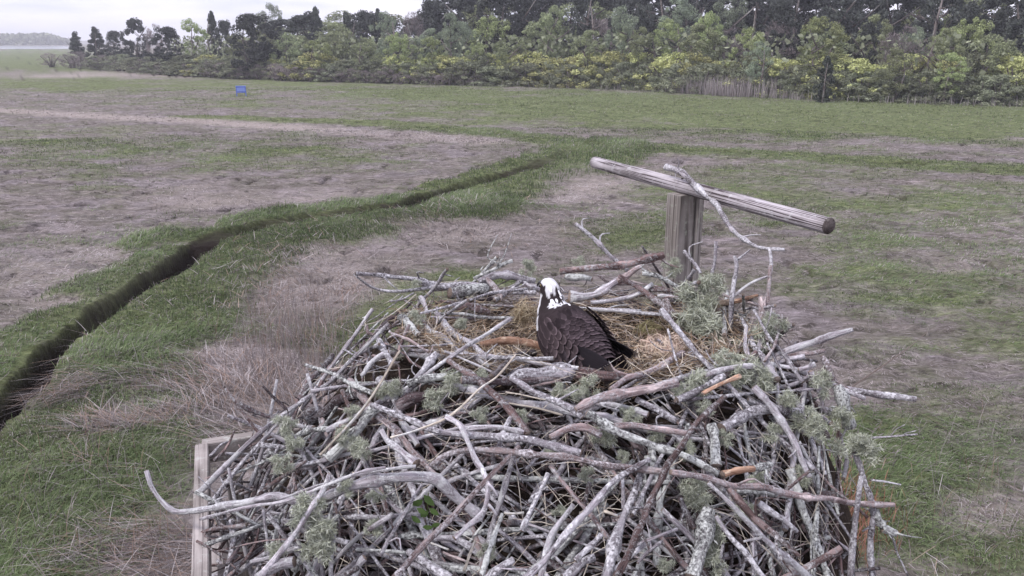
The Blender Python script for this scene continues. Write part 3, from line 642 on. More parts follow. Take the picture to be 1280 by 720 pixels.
# ------------------------------------------------------------------ nest platform, post and crossbar
def wood_mat(name, base, dark, lich, s=1., crack=.5, soft=.16, det=5):
    m, t, b = mat(name, .88, .15); tc = N(t, 'ShaderNodeTexCoord')
    f = noise(t, mapping(t, tc.outputs['UV'], (90*s, 2.2*min(s, 1), 1)), 1, det, .6, .3); fr = ramp(t, [(crack-soft, dark), (crack, base), (.72, tuple(min(1, x*1.35) for x in base))], f.outputs[0])
    l = noise(t, tc.outputs['Object'], 26, 5, .7); lr = ramp(t, [(.56, (0, 0, 0)), (.64, (1, 1, 1))], l.outputs[0])
    bl = noise(t, tc.outputs['Object'], 3.5, 4); blr = ramp(t, [(.4, (.62, .6, .58)), (.65, (1.05, 1.03, 1.03))], bl.outputs[0])
    c = mixc(t, 1., fr.outputs[0], blr.outputs[0], 'MULTIPLY')
    fm = N(t, 'ShaderNodeMath', operation='MULTIPLY'); fm.inputs[1].default_value = .55; t.links.new(lr.outputs[0], fm.inputs[0])
    t.links.new(mixc(t, fm.outputs[0], c, lich), b.inputs['Base Color']); bump(t, b, f.outputs[0], .7, .006); return m
M['rail'] = wood_mat('weathered_board', (.34, .31, .30), (.12, .10, .10), (.42, .43, .40))
M['post'] = wood_mat('weathered_post', (.31, .285, .27), (.10, .085, .078), (.30, .32, .26), .8)
M['log'] = wood_mat('grooved_log', (.37, .345, .365), (.075, .06, .065), (.46, .45, .46), 1.9, .49, .09, 1)
M['endgrain'] = wood_mat('dark_end_grain', (.13, .11, .11), (.05, .04, .04), (.2, .18, .17), 1.2)

PA = np.array([.94, .342, 0]); PB = np.array([.342, -.94, 0])    # the two directions of the platform
c0 = at_z(252, 552, 2.95); c0[2] = 0; SZ = 1.72; ctr = c0+PA*SZ/2+PB*SZ/2
PROT_ = math.atan2(PA[1], PA[0])
def pbox(mb, a_, b_, z, la, lb, lz, tilt=0, bev=.004):
    """box whose centre lies a_ and b_ metres along the platform from its left back corner, with uv along the grain"""
    R = np.stack([PA, PB, [0, 0, 1]], 1)
    n0 = mb.n; box(mb, c0+PA*a_+PB*b_+[0, 0, z], (la, lb, lz), R, bev=bev)
    V = mb.v[-1]; l = V-V.mean(0); q = l @ R; ax = int(np.argmax((la, lb, lz))); o_ = [k for k in range(3) if k != ax]
    mb.uv.append(np.stack([q[:, o_[0]]+q[:, o_[1]], q[:, ax]], 1))
plat = tag(empty('nest_platform', tuple(ctr), 0), 'weathered wooden platform frame on four posts under the stick nest', 'platform')
def pp(name, m, *boxes):
    q = MB()
    for b_ in boxes: pbox(q, *b_)
    me = q.mesh(name); o = link(name, me, m, plat); o.matrix_parent_inverse = Matrix.Translation(ctr).inverted(); return o
ZT = 2.95
pp('top_rail', M['rail'], (SZ/2, 0, ZT-.045, SZ, .05, .09)); pp('top_rail', M['rail'], (SZ/2, SZ, ZT-.045, SZ, .05, .09))
pp('top_rail', M['rail'], (0, SZ/2, ZT-.040, .05, SZ-.054, .09)); pp('top_rail', M['rail'], (SZ, SZ/2, ZT-.048, .05, SZ-.054, .09))
pp('lower_rail', M['rail'], (SZ/2, 0, ZT-.52, SZ, .045, .1)); pp('lower_rail', M['rail'], (SZ/2, SZ, ZT-.52, SZ, .045, .1))
pp('lower_rail', M['rail'], (0, SZ/2, ZT-.515, .045, SZ-.054, .1)); pp('lower_rail', M['rail'], (SZ, SZ/2, ZT-.522, .045, SZ-.054, .1))
for k in range(9): pp('deck_board', M['rail'], (.1+k*.19, SZ/2, ZT-.60, .15, SZ+.04, .03))
for a_, b_ in ((.11, .11), (SZ-.06, .06), (.06, SZ-.06), (SZ-.06, SZ-.06)): pp('leg', M['post'], (a_, b_, (ZT-.1)/2-.1, .06, .06, ZT-.1+.2))
for k in range(4): pp('side_stake', M['rail'], (.055, .38+k*.36, ZT-.32, .03, .07, .42))

# perch: squared post with a round log across it
HB = .70
e1 = at_z(743.5, 203, CAMH-HB); e2 = at_z(1036, 282.5, CAMH-HB); dirb = (e2-e1)/np.linalg.norm(e2-e1)
mid = e1+dirb*(np.linalg.norm(e2-e1)*.47)
mid = min((e1+(e2-e1)*s for s in np.linspace(.2, .8, 61)), key=lambda p: abs(proj(p[0], p[1], p[2])[0]-857))
perch = tag(empty('perch', (mid[0], mid[1], 0)), 'grey wooden post carrying a round grooved log crossbar behind the nest', 'perch post')
def unp(o, p): o.matrix_parent_inverse = Matrix.Translation(p).inverted(); return o
q = MB(); n = 40; P = e1+(e2-e1)*np.linspace(0, 1, n)[:, None]
rr_ = .0345*(1+.03*np.sin(np.linspace(0, 5, n)))
tube(q, P, rr_, 28, rough=.018, capmi=1, seed=4); me = q.mesh('crossbar')
unp(link('crossbar', me, [M['log'], M['endgrain']], perch, smooth=True), perch.location)
PR = np.stack([[.865, .5, 0], [.5, -.865, 0], [0, 0, 1]], 1)
def postbox(name, off, s, m, z0, z1):
    q = MB(); c = np.array([mid[0], mid[1], 0])+PR @ np.array(off); nz = 26
    zs = np.linspace(z0, z1, nz); r3 = random.Random(int(s[0]*999)); V = []; U = []
    for i, z in enumerate(zs):
        for k, (sx, sy) in enumerate([(-1, -.8), (-.8, -1), (.8, -1), (1, -.8), (1, .8), (.8, 1), (-.8, 1), (-1, .8)]):
            w = 1+.012*math.sin(z*5+k); V.append(c+PR @ np.array([sx*s[0]/2*w, sy*s[1]/2*w, 0])+[0, 0, z]); U.append((k*.025, z))
    F = [[i*8+k, i*8+(k+1) % 8, (i+1)*8+(k+1) % 8, (i+1)*8+k] for i in range(nz-1) for k in range(8)]+[list(range(8))[::-1], [8*(nz-1)+k for k in range(8)]]
    q.add(V, F, uv=np.array(U)); return unp(link(name, q.mesh(name), m, perch), perch.location)
zt = CAMH-HB-.033
postbox('post', (-.018, -.005, 0), (.115, .10), M['post'], -.2, zt)
postbox('side_board', (.0635, .012, 0), (.042, .085), M['post'], -.2, zt-.004)
q = MB()
for dx in (-.03, .03):
    b0 = mid+dirb*dx+[0, 0, .028]; tube(q, [b0, b0+[0, 0, .013]], .006, 8)
unp(link('bolt', q.mesh('bolt'), M['endgrain'], perch), perch.location)

# guy wire to the marsh
g1 = at_z(1160, 414, .05); g0 = at_y(1050, 494, 3.1)
q = MB(); tube(q, spline([g0, (g0+g1)/2-[0, 0, .03], g1], 30), .0045, 5)
m, t, b = mat('rusty_wire', .7, .3); b.inputs['Base Color'].default_value = (.13, .095, .075, 1)
tag(link('guy_wire', q.mesh('guy_wire'), m), 'thin brown wire slanting from the nest down to the marsh on the right', 'guy wire')
q = MB(); tube(q, [g1-[0, 0, .4], g1+[0, 0, .10]], .018, 6, rough=.1)
tag(link('anchor_stake', q.mesh('anchor_stake'), M['post']), 'short stake in the marsh at the foot of the thin brown wire', 'stake')

# ------------------------------------------------------------------ the nest mound
NC = np.array([.25, 2.98])
def nest_z(x, y):
    dx, dy = x-NC[0], y-NC[1]; r = np.hypot(dx, dy)+1e-9; cx, cy = dx/r, dy/r
    ax = np.where(cx < 0, .74, .76); ay = np.where(cy < 0, .45, .56)
    rc = 1/np.sqrt((cx/ax)**2+(cy/ay)**2)
    bx = np.where(cx < 0, 1.20, 1.06); by = np.where(cy < 0, 1.05, .82)
    rb = 1/np.sqrt((cx/bx)**2+(cy/by)**2)
    zc = 3.47-.075*np.clip(-cy, 0, 1)**2
    cup = 3.335+(zc-3.335)*(r/rc)**2.2
    t = (r-rc)/(rb-rc); out = zc-(zc-2.97)*np.clip(t, 0, 9)**1.25
    z = np.where(r < rc, cup, out)
    z = np.where(t > 1, 2.97-2.6*(r-rb), z)
    return z+.03*(fbm(x*5, y*5, 5, 3)-.5)*2
def hit(u, v):
    """where the sight line through a pixel meets the mound"""
    r = ray(u, v); t = np.linspace(1.2, 5., 800); x = r[0]*t; y = r[1]*t; z = CAMH+r[2]*t
    k = np.where((z < nest_z(x, y)) & (z > 2.2))[0]
    return float(y[k[0]]) if len(k) else None
# packed inside; its dark colour stands in for shade between the sticks
nx = 110; gx, gy = np.meshgrid(np.linspace(-1.3, 1.6, nx), np.linspace(1.55, 4.0, nx), indexing='ij')
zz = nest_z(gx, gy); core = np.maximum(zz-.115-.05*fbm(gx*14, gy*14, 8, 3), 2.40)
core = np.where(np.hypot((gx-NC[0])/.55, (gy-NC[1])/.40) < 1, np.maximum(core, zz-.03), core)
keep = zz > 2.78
V = np.stack([gx, gy, core], -1).reshape(-1, 3); ok = keep.ravel()
i, j = np.meshgrid(np.arange(nx-1), np.arange(nx-1), indexing='ij'); Q = np.stack([i*nx+j, (i+1)*nx+j, (i+1)*nx+j+1, i*nx+j+1], -1).reshape(-1, 4)
Q = Q[ok[Q].all(1)]
m, t, b = mat('shaded_litter', .95, .05); nn = noise(t, N(t, 'ShaderNodeTexCoord').outputs['Object'], 60, 5, .7)
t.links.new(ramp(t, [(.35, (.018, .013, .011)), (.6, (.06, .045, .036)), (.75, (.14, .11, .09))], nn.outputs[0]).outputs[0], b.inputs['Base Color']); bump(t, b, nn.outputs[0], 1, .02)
tag(link('shaded_litter', fastmesh('shaded_litter', V, Q), m, smooth=True), 'packed litter inside the nest, coloured dark for the shade between sticks', 'litter', kind='stuff')

STICKS = []
def make_stick(P, r0, r1, kind, seed, twigs=0, knots=True, name='stick', end='cut', extra=None, sides=8):
    """P: control points; r0, r1: radii at the ends; forks in extra"""
    q = MB(); Ln = np.linalg.norm(np.diff(np.asarray(P), axis=0), axis=1).sum(); n = int(np.clip(Ln/.018, 8, 60))
    C = spline(P, n); rr = np.random.default_rng(seed); t = np.linspace(0, 1, n)
    w = max(r0, r1)
    for k in range(3): C[:, k] += (vn(t*Ln*9, t*0, seed*3+k)-.5)*w*1.3*np.sin(np.pi*t)
    R = (r0+(r1-r0)*t)*(1+.18*(vn(t*Ln*26, t*0, seed+50)-.5)*2)
    if knots:
        for _ in range(int(Ln*4)+1):
            c = rr.uniform(.05, .95); R = R*(1+rr.uniform(.15, .45)*np.exp(-((t-c)*Ln/(w*1.1))**2))
    tube(q, C, R, sides, uvo=seed*.37, rough=.09, capmi=1, seed=seed)
    for _ in range(twigs):
        i = rr.integers(2, n-1); T_ = C[min(i+1, n-1)]-C[i-1]; T_ /= np.linalg.norm(T_); d = rr.normal(0, 1, 3); d -= T_*(d@T_); d /= np.linalg.norm(d)
        l = rr.uniform(.03, .13); q1 = C[i]+(d*.8+T_*.6*rr.choice([-1, 1]))*l*.5; q2 = q1+(d*.7+T_*.7+rr.normal(0, .3, 3))*l*.5
        tube(q, spline([C[i], q1, q2], 6), np.linspace(min(R[i]*.55, .005), .0016, 6), 5, uvo=seed*.1, capmi=1, rough=.1, seed=seed)
    for pts, a_, b_ in (extra or []):
        E = spline(pts, max(6, int(np.linalg.norm(pts[-1]-pts[0])/.02))); tube(q, E, np.linspace(a_, b_, len(E)), 7, uvo=seed*.2, capmi=1, rough=.1, seed=seed+9)
    me = q.mesh(name); o = link(name, me, [M[kind], M[end]], smooth=True); return o, C

def unproject(pts, lift, wpx):
    """pts: (u, v) or (u, v, Y); a stick stays nearly straight while it rests on the mound"""
    uv = np.array([p[:2] for p in pts], float); Ys = [p[2] if len(p) > 2 else hit(*p[:2]) for p in pts]; fixed = [len(p) > 2 for p in pts]
    L_ = np.concatenate([[0], np.cumsum(np.linalg.norm(np.diff(uv, axis=0), axis=1))]); Ya = np.array([np.nan if y is None else y for y in Ys])
    ok = ~np.isnan(Ya)
    if not ok.any(): Ya[:] = 2.6; ok[:] = True
    Yi = np.interp(L_, L_[ok], Ya[ok])
    if not any(fixed):
        if ok.sum() > 1:
            sl, ic = np.polyfit(L_[ok], Ya[ok], 1); lin = sl*L_+ic
            if len(pts) > 2: lin = .65*lin+.35*Yi
        else: lin = Yi
        res = (lin-Yi)[ok]; lin = lin-max(0, np.percentile(res, 75))
        Yi = lin-lift
    return np.array([at_y(u, v, y) for (u, v), y in zip(uv, Yi)]), Yi
T_ = [  # kind, width px start, end, points, twigs, label (None = made below), lift
 ('lichen', 5, 8, [(444, 342), (470, 344), (500, 349), (530, 353), (565, 360), (600, 357)], 2, 'forked grey branch jutting out left from the back left rim', .03, [([(545, 357), (525, 361), (500, 364), (478, 363), (463, 358), (450, 349), (442, 342)], 5, 2.5)]),
 ('lichen', 10, 9, [(521, 352), (545, 358), (575, 355), (612, 358)], 2, None, .0),
 ('scaly', 14, 13, [(562, 366), (585, 366), (607, 362)], 0, 'short thick lichened log on the back left rim', .03),
 ('lichen', 8, 9, [(598, 352), (615, 345), (640, 346), (668, 352)], 0, None, .03),
 ('scaly', 4, 5, [(592, 348), (612, 340), (630, 330), (641, 326)], 4, 'crusty twig cluster poking above the rim left of the osprey head', .02),
 ('straw', 1.6, 1.2, [(520, 368), (505, 381), (480, 399), (450, 408)], 0, 'long thin pale stalk drooping out at the left rim', .05),
 ('pale', 2.5, 2, [(517, 366), (503, 374), (487, 377)], 0, None, .04),
 ('pale', 4.5, 7, [(486, 404), (450, 440), (415, 474), (388, 492), (358, 524), (340, 558), (322, 588), (306, 616)], 3, 'long pale stick slanting down the left flank over the platform rail', .10),
 ('pale', 6, 5, [(525, 371), (529, 381), (534, 393)], 0, None, .02),
 ('pale', 2.6, 3, [(546, 384), (546, 405)], 0, None, .02),
 ('scaly', 8, 7, [(500, 396), (512, 407), (524, 419)], 1, None, .03),
 ('lichen', 7, 9, [(546, 392), (568, 418), (590, 434), (612, 452)], 1, 'lichened stick sloping right across the left side of the cup', .04),
 ('pale', 2.6, 3, [(538, 396), (565, 397), (592, 398)], 0, None, .03),
 ('brown', 3.5, 3, [(550, 376), (595, 381), (645, 383)], 0, None, .03),
 ('pink', 3, 3.5, [(486, 415), (510, 425), (536, 440)], 0, None, .03),
 ('pale', 2.4, 2.6, [(500, 433), (540, 432), (582, 431)], 0, None, .04),
 ('lichen', 9, 8, [(474, 425), (481, 441), (492, 457)], 1, None, .04),
 ('lichen', 2.5, 4, [(430, 437), (445, 443), (474, 430)], 1, None, .06),
 ('brown', 8, 10, [(700, 339), (740, 335), (785, 329), (830, 319)], 2, 'long weathered log along the back rim ending at the perch post', .04),
 ('lichen', 4.5, 6, [(719, 279, 3.32), (750, 307, 3.3), (785, 338, 3.28)], 2, 'bare speckled stick leaning up left behind the osprey', .04),
 ('brown', 6, 8, [(774, 345), (800, 362), (822, 375), (846, 397)], 1, 'brown stick crossing downwards right on the back right rim', .10),
 ('pale', 6, 5, [(816, 355), (796, 367), (764, 376), (738, 378)], 0, None, .07),
 ('pale', 11, 8, [(712, 371), (745, 367), (765, 357), (776, 348)], 1, 'broad pale split wood behind the osprey', .04),
 ('scaly', 9, 8, [(706, 344), (720, 347), (740, 349)], 0, None, .04),
 ('scaly', 6, 6, [(802, 342), (825, 347), (850, 361)], 2, None, .05),
 ('brown', 7, 6, [(812, 362), (832, 364), (856, 368)], 0, None, .04),
 ('pale', 5, 5, [(822, 370), (840, 371), (857, 376)], 0, None, .05),
 ('pink', 5, 5, [(832, 374), (838, 384), (847, 395)], 0, None, .05),
 ('pale', 5, 4.5, [(735, 386), (780, 389), (815, 392), (860, 396)], 1, 'long pale stick lying level right of the osprey', .05),
 ('pale', 2.5, 2.2, [(716, 384), (760, 386), (802, 388)], 0, None, .05),
 ('pink', 9, 6, [(772, 352), (788, 342), (803, 332)], 0, 'broken pinkish bark piece on the back rim', .06),
 ('pale', 7, 7, [(652, 350), (662, 356), (676, 362)], 0, None, .03),
 ('lichen', 6, 6, [(628, 364), (648, 366), (670, 366)], 1, None, .04),
 ('lichen', 5, 5, [(618, 375), (640, 362), (655, 345)], 1, None, .03),
 ('pink', 9, 11, [(953, 371, 3.0), (950, 400, 2.97), (945, 442, 2.93)], 0, 'upright peeled pink stub among grey lichen at the right rim', 0, [([(963, 332), (961, 360), (957, 400)], 5, 5)]),
 ('lichen', 4.5, 6, [(918, 320, 3.1), (920, 335, 3.08), (916, 362, 3.05), (913, 412, 3.0)], 1, 'thin forked twig standing upright left of the peeled stub', 0, [([(919, 327), (928, 320), (938, 312)], 4, 2)]),
 ('pale', 3.5, 3, [(917, 371, 3.04), (940, 352, 3.06), (961, 345, 3.08)], 0, 'pale twig slanting up between two upright twigs', 0),
 ('lichen', 4, 4.5, [(895, 301, 3.3), (893, 322, 3.28), (887, 350, 3.25)], 0, 'short forked twig standing before the crossbar', 0, [([(894, 309), (899, 309)], 3, 2)]),
 ('lichen', 5, 4, [(855, 314, 3.35), (865, 326, 3.3), (876, 342, 3.25)], 1, 'small curved twig in front of the perch post', 0),
 ('bare', 10, 3, [(893, 382, 3.12), (915, 377, 3.1), (948, 369, 3.05)], 0, 'orange broken branch stub pointing right at the right rim', 0),
 ('pale', 11, 6.5, [(945, 460, 2.84), (985, 437, 2.83), (1025, 424, 2.82), (1066, 412, 2.8)], 0, 'thick bleached stick reaching out right from the rim', 0),
 ('pink', 6, 5, [(958, 456, 2.8), (990, 442, 2.8), (1015, 441, 2.8), (1031, 438, 2.8)], 1, None, 0),
 ('pale', 5, 6, [(968, 457, 2.76), (985, 448, 2.76), (1005, 445, 2.76)], 0, None, 0),
 ('pink', 7, 9, [(1027, 445, 2.78), (1035, 460, 2.76), (1045, 479, 2.74)], 3, 'stubby reddish branch stump at the far right rim', 0),
 ('pale', 6, 6, [(962, 455, 2.72), (985, 460, 2.72), (1008, 467, 2.72)], 0, None, 0),
 ('pale', 5, 5, [(967, 486, 2.68), (990, 480, 2.68), (1013, 470, 2.7)], 0, None, 0),
 ('pale', 5, 6, [(998, 462, 2.7), (1008, 459, 2.7), (1019, 455, 2.7)], 1, None, 0),
 ('lichen', 7, 6, [(1013, 464, 2.68), (1022, 490, 2.66), (1027, 510, 2.65), (1038, 518, 2.64)], 0, 'hooked grey branch curving down at the right flank', 0),
 ('lichen', 5, 5, [(1036, 478, 2.68), (1060, 489, 2.66), (1082, 498, 2.64)], 1, 'short pale stick pointing out right below the stump', 0),
 ('scaly', 12, 17, [(1046, 482, 2.66), (1053, 505, 2.64), (1062, 534, 2.62)], 6, 'thick dark branch crusted with lichen hanging at the right edge', 0),
 ('brown', 5, 5, [(1038, 528, 2.62), (1047, 542, 2.61), (1044, 557, 2.6)], 0, None, 0),
 ('lichen', 14, 13, [(902, 536), (930, 520), (958, 509), (1000, 516)], 0, 'bluish lichened log bowed across the right flank', .05),
 ('pale', 9, 8, [(942, 484), (960, 503), (978, 528), (992, 553), (1001, 573), (1012, 596)], 1, 'long weathered stick running down over the bluish log', .11),
 ('pale', 5, 4, [(998, 552), (1008, 572), (1022, 592)], 0, None, .08),
 ('scaly', 10, 14, [(889, 531), (893, 555), (895, 582)], 0, 'upright lichened stub with orange broken top', .07),
 ('lichen', 3, 2.2, [(1066, 550, 2.5), (1100, 546, 2.47), (1147, 543, 2.44)], 2, 'thin twig reaching right from the hanging lichen', 0),
 ('lichen', 8, 7, [(1068, 565, 2.5), (1082, 600, 2.46), (1088, 622, 2.44), (1088, 660, 2.4), (1090, 724, 2.34)], 1, 'upright speckled branch hanging down at the far right', 0, [([(1088, 600), (1106, 602), (1126, 606)], 3, 2), ([(1094, 655), (1114, 668), (1121, 690), (1136, 722)], 3, 2), ([(1096, 653), (1078, 664)], 4, 2.5)]),
 ('scaly', 8, 11, [(1095, 636, 2.42), (1099, 647, 2.41), (1104, 656, 2.4)], 3, 'small scaly dark lump on the far right branch', 0),
 ('scaly', 9, 8, [(1103, 660, 2.4), (1111, 663, 2.4), (1120, 667, 2.4)], 2, 'small scaly dark lump below its twin at the far right branch', 0),
 ('pink', 8, 9, [(540, 582), (560, 568), (592, 562), (640, 564), (700, 571), (760, 582), (832, 590)], 0, 'long smooth pinkish branch arching across the nest front', .14),
 ('pink', 9, 7, [(838, 590), (880, 597), (915, 606), (960, 611), (1000, 618), (1035, 624), (1075, 630), (1117, 631)], 1, 'long pinkish branch pointing right far out of the nest front', .12),
 ('pale', 6, 15, [(183, 588, 2.35), (190, 610, 2.33), (206, 630, 2.3), (220, 640, 2.28), (252, 637, 2.25), (300, 627, 2.22), (350, 622, 2.18), (400, 622, 2.15), (440, 608, 2.12), (490, 598, 2.1), (540, 600, 2.1), (566, 620, 2.1), (600, 645, 2.1)], 3, 'thick bleached branch bending up at its left end beyond the platform', 0),
 ('pale', 3, 5, [(350, 624, 2.14), (400, 606, 2.12), (450, 592, 2.1), (500, 584, 2.08), (520, 583, 2.08)], 0, 'thin pale stick running above the thick bleached branch', 0),
 ('pale', 4, 4, [(250, 649, 2.2), (310, 634, 2.16), (360, 626, 2.12), (410, 606, 2.08), (450, 590, 2.05), (482, 584, 2.05)], 0, None, 0),
 ('pale', 6, 9, [(412, 592, 2.1), (404, 612, 2.08), (385, 642, 2.04), (360, 676, 2.0), (325, 722, 1.96)], 0, 'smooth lavender grey stick slanting down left over the bleached branch', 0),
 ('scaly', 15, 12, [(470, 508), (452, 530), (435, 550), (410, 574)], 1, 'thick dark lichened log on the left flank', .06),
 ('pale', 11, 13, [(322, 722, 1.98), (344, 710, 1.98), (368, 702, 1.98)], 0, None, 0),
 ('lichen', 5, 5.5, [(528, 606), (512, 630), (496, 656), (475, 695)], 1, 'speckled stick dangling below the bleached branch', .10),
 ('pale', 7, 7, [(558, 521), (576, 532), (586, 552), (597, 575), (607, 589), (611, 612), (604, 640), (586, 656), (568, 673)], 1, 'crooked white root hanging down the middle left of the front', .17, [([(609, 604), (616, 610), (622, 620)], 4, 2), ([(610, 630), (616, 636), (621, 644)], 4, 2.5)]),
 ('pale', 7, 11, [(477, 538), (490, 554), (504, 567), (520, 580)], 0, 'pale wedge shaped stick end on the left front', .09),
 ('lichen', 7, 11, [(464, 506), (490, 516), (520, 527), (546, 537), (580, 541), (620, 544), (670, 552), (726, 567)], 1, 'long grey lichened branch running level across the front', .12),
 ('brown', 7, 10, [(560, 450), (582, 466), (604, 482), (628, 504), (660, 542)], 1, 'straight brown stick slanting down right below the cup', .09),
 ('straw', 2.6, 3.2, [(645, 443), (622, 470), (600, 486), (562, 520), (520, 538), (488, 547)], 0, 'long straight pale stalk crossing the left front', .13),
 ('straw', 3, 3.5, [(500, 438), (480, 472), (461, 502), (440, 528), (400, 569)], 0, 'long tan stalk slanting down the left flank', .13),
 ('dark', 12, 15, [(455, 489), (430, 502), (405, 512), (386, 520)], 0, 'thick dark purplish log end on the left flank', .02),
 ('scaly', 4, 6, [(382, 456), (410, 466), (426, 472), (445, 482), (467, 492)], 5, 'greenish lichened twig jutting out at the left flank', .07),
 ('scaly', 10, 9, [(510, 480), (534, 473), (560, 469)], 2, None, .05),
 ('dark', 17, 14, [(498, 508), (530, 492), (572, 486)], 1, 'big dark grey log on the left front', .0),
 ('brown', 4, 3.5, [(562, 518), (595, 514), (628, 507)], 0, None, .04),
 ('pale', 8, 7, [(578, 536), (618, 532), (655, 541)], 0, None, .09),
 ('lichen', 17, 20, [(640, 478), (662, 466), (690, 464), (716, 469)], 2, 'thick lichened log end just in front of the osprey', .03),
 ('brown', 19, 13, [(698, 465), (725, 468), (752, 470), (780, 471)], 0, 'thick reddish brown log just in front of the osprey tail', .03),
 ('pink', 7, 9, [(763, 487), (781, 474), (810, 463), (835, 451), (853, 442)], 1, 'pinkish stick rising right in front of the fine straw ball', .09),
 ('pink', 10, 13, [(720, 513), (746, 500), (780, 495), (815, 487), (846, 478)], 1, 'broad pinkish lichened branch with a red broken end', .09),
 ('lichen', 8, 8, [(638, 472), (665, 487), (690, 498), (716, 512), (728, 522)], 1, None, .08),
 ('straw', 2, 3, [(636, 504), (670, 510), (703, 519)], 0, 'white stalk end lying below the osprey', .13),
 ('straw', 2, 2, [(632, 490), (655, 494), (682, 500)], 0, None, .13),
 ('lichen', 7, 8, [(795, 499), (820, 512), (846, 527)], 1, None, .06),
 ('pink', 8, 9, [(688, 547), (712, 537), (735, 536), (751, 545)], 2, None, .10),
 ('scaly', 11, 8, [(734, 516), (765, 535), (800, 548), (830, 560), (862, 574), (898, 592)], 2, 'long crusty grey branch sloping down right across the front', .13),
 ('pink', 8, 9, [(768, 533), (800, 532), (840, 540), (860, 542)], 0, None, .08),
 ('brown', 7, 10, [(906, 496), (880, 520), (862, 541), (848, 565), (836, 584), (826, 605), (808, 640), (786, 690), (770, 722)], 2, 'long brown stick slanting down left over the front from the right rim', .19),
 ('lichen', 7, 10, [(812, 574), (786, 590), (764, 605), (736, 636), (700, 678), (668, 713), (655, 724)], 1, 'long speckled stick slanting down left at the front centre', .17),
 ('lichen', 9, 13, [(801, 592), (788, 628), (770, 672), (757, 724)], 1, 'thick speckled stick dropping steeply at the front centre', .13),
 ('brown', 6, 6, [(688, 582), (702, 602), (721, 624), (742, 650), (760, 673)], 0, 'reddish brown stick crossing the long speckled stick', .13),
 ('pale', 6, 9, [(717, 631), (695, 662), (681, 696), (675, 724)], 1, None, .10),
 ('lichen', 6, 6, [(685, 592), (667, 628), (652, 664)], 2, None, .12),
 ('lichen', 7, 9, [(752, 668), (737, 682), (719, 701)], 0, None, .16),
 ('lichen', 10, 10, [(742, 697), (722, 708), (704, 722)], 0, None, .12),
 ('dark', 6, 6, [(737, 603), (733, 620), (730, 634)], 2, None, .05),
 ('pale', 4, 4, [(793, 682), (820, 672), (847, 661)], 0, None, .10),
 ('lichen', 4, 4, [(797, 704), (812, 688), (828, 676)], 1, None, .09),
 ('dark', 6, 8, [(850, 622), (856, 636), (868, 660)], 1, None, .08),
 ('scaly', 16, 22, [(886, 636), (882, 662), (872, 694), (866, 722)], 5, 'thick lichen covered branch dropping at the front right', .08),
 ('straw', 4, 4, [(755, 639), (772, 645)], 0, None, .1),
 ('lichen', 5, 5, [(778, 597), (779, 616), (779, 637)], 0, None, .06),
 ('pale', 5, 9, [(885, 603), (902, 618), (921, 635), (938, 652), (957, 671), (981, 695), (1012, 722)], 0, 'smooth pale stick slanting down right at the lower right', .16, [([(954, 672), (942, 674), (929, 677)], 4, 3)]),
 ('lichen', 6, 7, [(895, 645), (912, 672), (932, 694), (955, 722)], 0, 'grey stick slanting down right below the smooth pale one', .13),
 ('bare', 9, 8, [(903, 593), (922, 590), (942, 586)], 0, 'short stick with a bright orange peeled end', .11),
 ('scaly', 9, 8, [(942, 586), (952, 584), (964, 580)], 2, None, .11),
 ('brown', 4, 3.5, [(1008, 574, 2.45), (1046, 614, 2.38), (1085, 647, 2.32)], 0, 'thin brown stick slanting down right beyond the nest edge', 0),
 ('brown', 4, 3, [(978, 600, 2.4), (1004, 622, 2.36), (1038, 646, 2.32)], 1, None, 0),
 ('straw', 1.6, 1.4, [(982, 630, 2.3), (1002, 664, 2.25), (1028, 704, 2.2), (1042, 724, 2.17)], 0, 'thin tan stem hanging at the lower right', 0),
 ('brown', 4, 4, [(974, 629, 2.33), (1000, 626, 2.33), (1030, 624, 2.33)], 0, None, 0),
 ('lichen', 9, 6, [(948, 628), (970, 645), (996, 664)], 2, None, .06),
 ('lichen', 7, 7, [(289, 650, 2.3), (293, 676, 2.25), (281, 722, 2.15)], 0, 'grey stick standing against the platform corner', 0),
 ('brown', 5, 5, [(240, 670, 2.3), (270, 661, 2.28), (308, 656, 2.25)], 1, 'brown stick with a pale tip poking left through the platform', 0),
 ('pale', 9, 10, [(456, 697), (446, 710), (436, 724)], 0, None, .08),
 ('scaly', 6, 8, [(628, 642), (617, 672), (602, 720)], 1, None, .08),
 ('lichen', 9, 10, [(642, 700), (625, 710), (606, 724)], 1, None, .08),
 ('lichen', 9, 11, [(510, 689), (540, 704), (564, 724)], 1, None, .06),
 ('straw', 3, 3, [(531, 676), (561, 687)], 0, 'short white stalk in the dark hollow of the front', .09),
 ('straw', 3.4, 3.4, [(630, 641), (655, 641)], 0, None, .10),
 ('straw', 4, 4.5, [(594, 676), (586, 697), (580, 714)], 0, None, .10),
 ('dark', 6, 5, [(298, 504), (322, 518), (356, 527)], 1, None, .04),
 ('dark', 4, 4, [(328, 482), (342, 497), (358, 512)], 2, None, .04),
 ('scaly', 7, 7, [(346, 558), (370, 546), (392, 538), (422, 535)], 2, None, .06),
 ('dark', 9, 7, [(667, 441), (650, 447), (632, 458), (614, 470)], 0, 'dark brown stick ending at the osprey breast', .09),
 ('pale', 6, 6, [(452, 470), (466, 452), (486, 440)], 1, None, .04), ('brown', 5, 6, [(905, 470), (930, 455), (945, 440)], 1, None, .05),
 ('pale', 6, 8, [(880, 470), (915, 460), (950, 458)], 0, None, .07), ('lichen', 8, 8, [(846, 500), (870, 490), (905, 470)], 1, None, .07),
 ('bare', 5, 6, [(878, 492), (905, 478), (925, 470)], 0, None, .10), ('lichen', 7, 6, [(640, 520), (628, 548), (622, 570)], 1, None, .08),
]
def pxr(w, Y, u, v): return .5*w/FPX*(Y*cT+(CAMH-at_y(u, v, Y)[2])*sT)
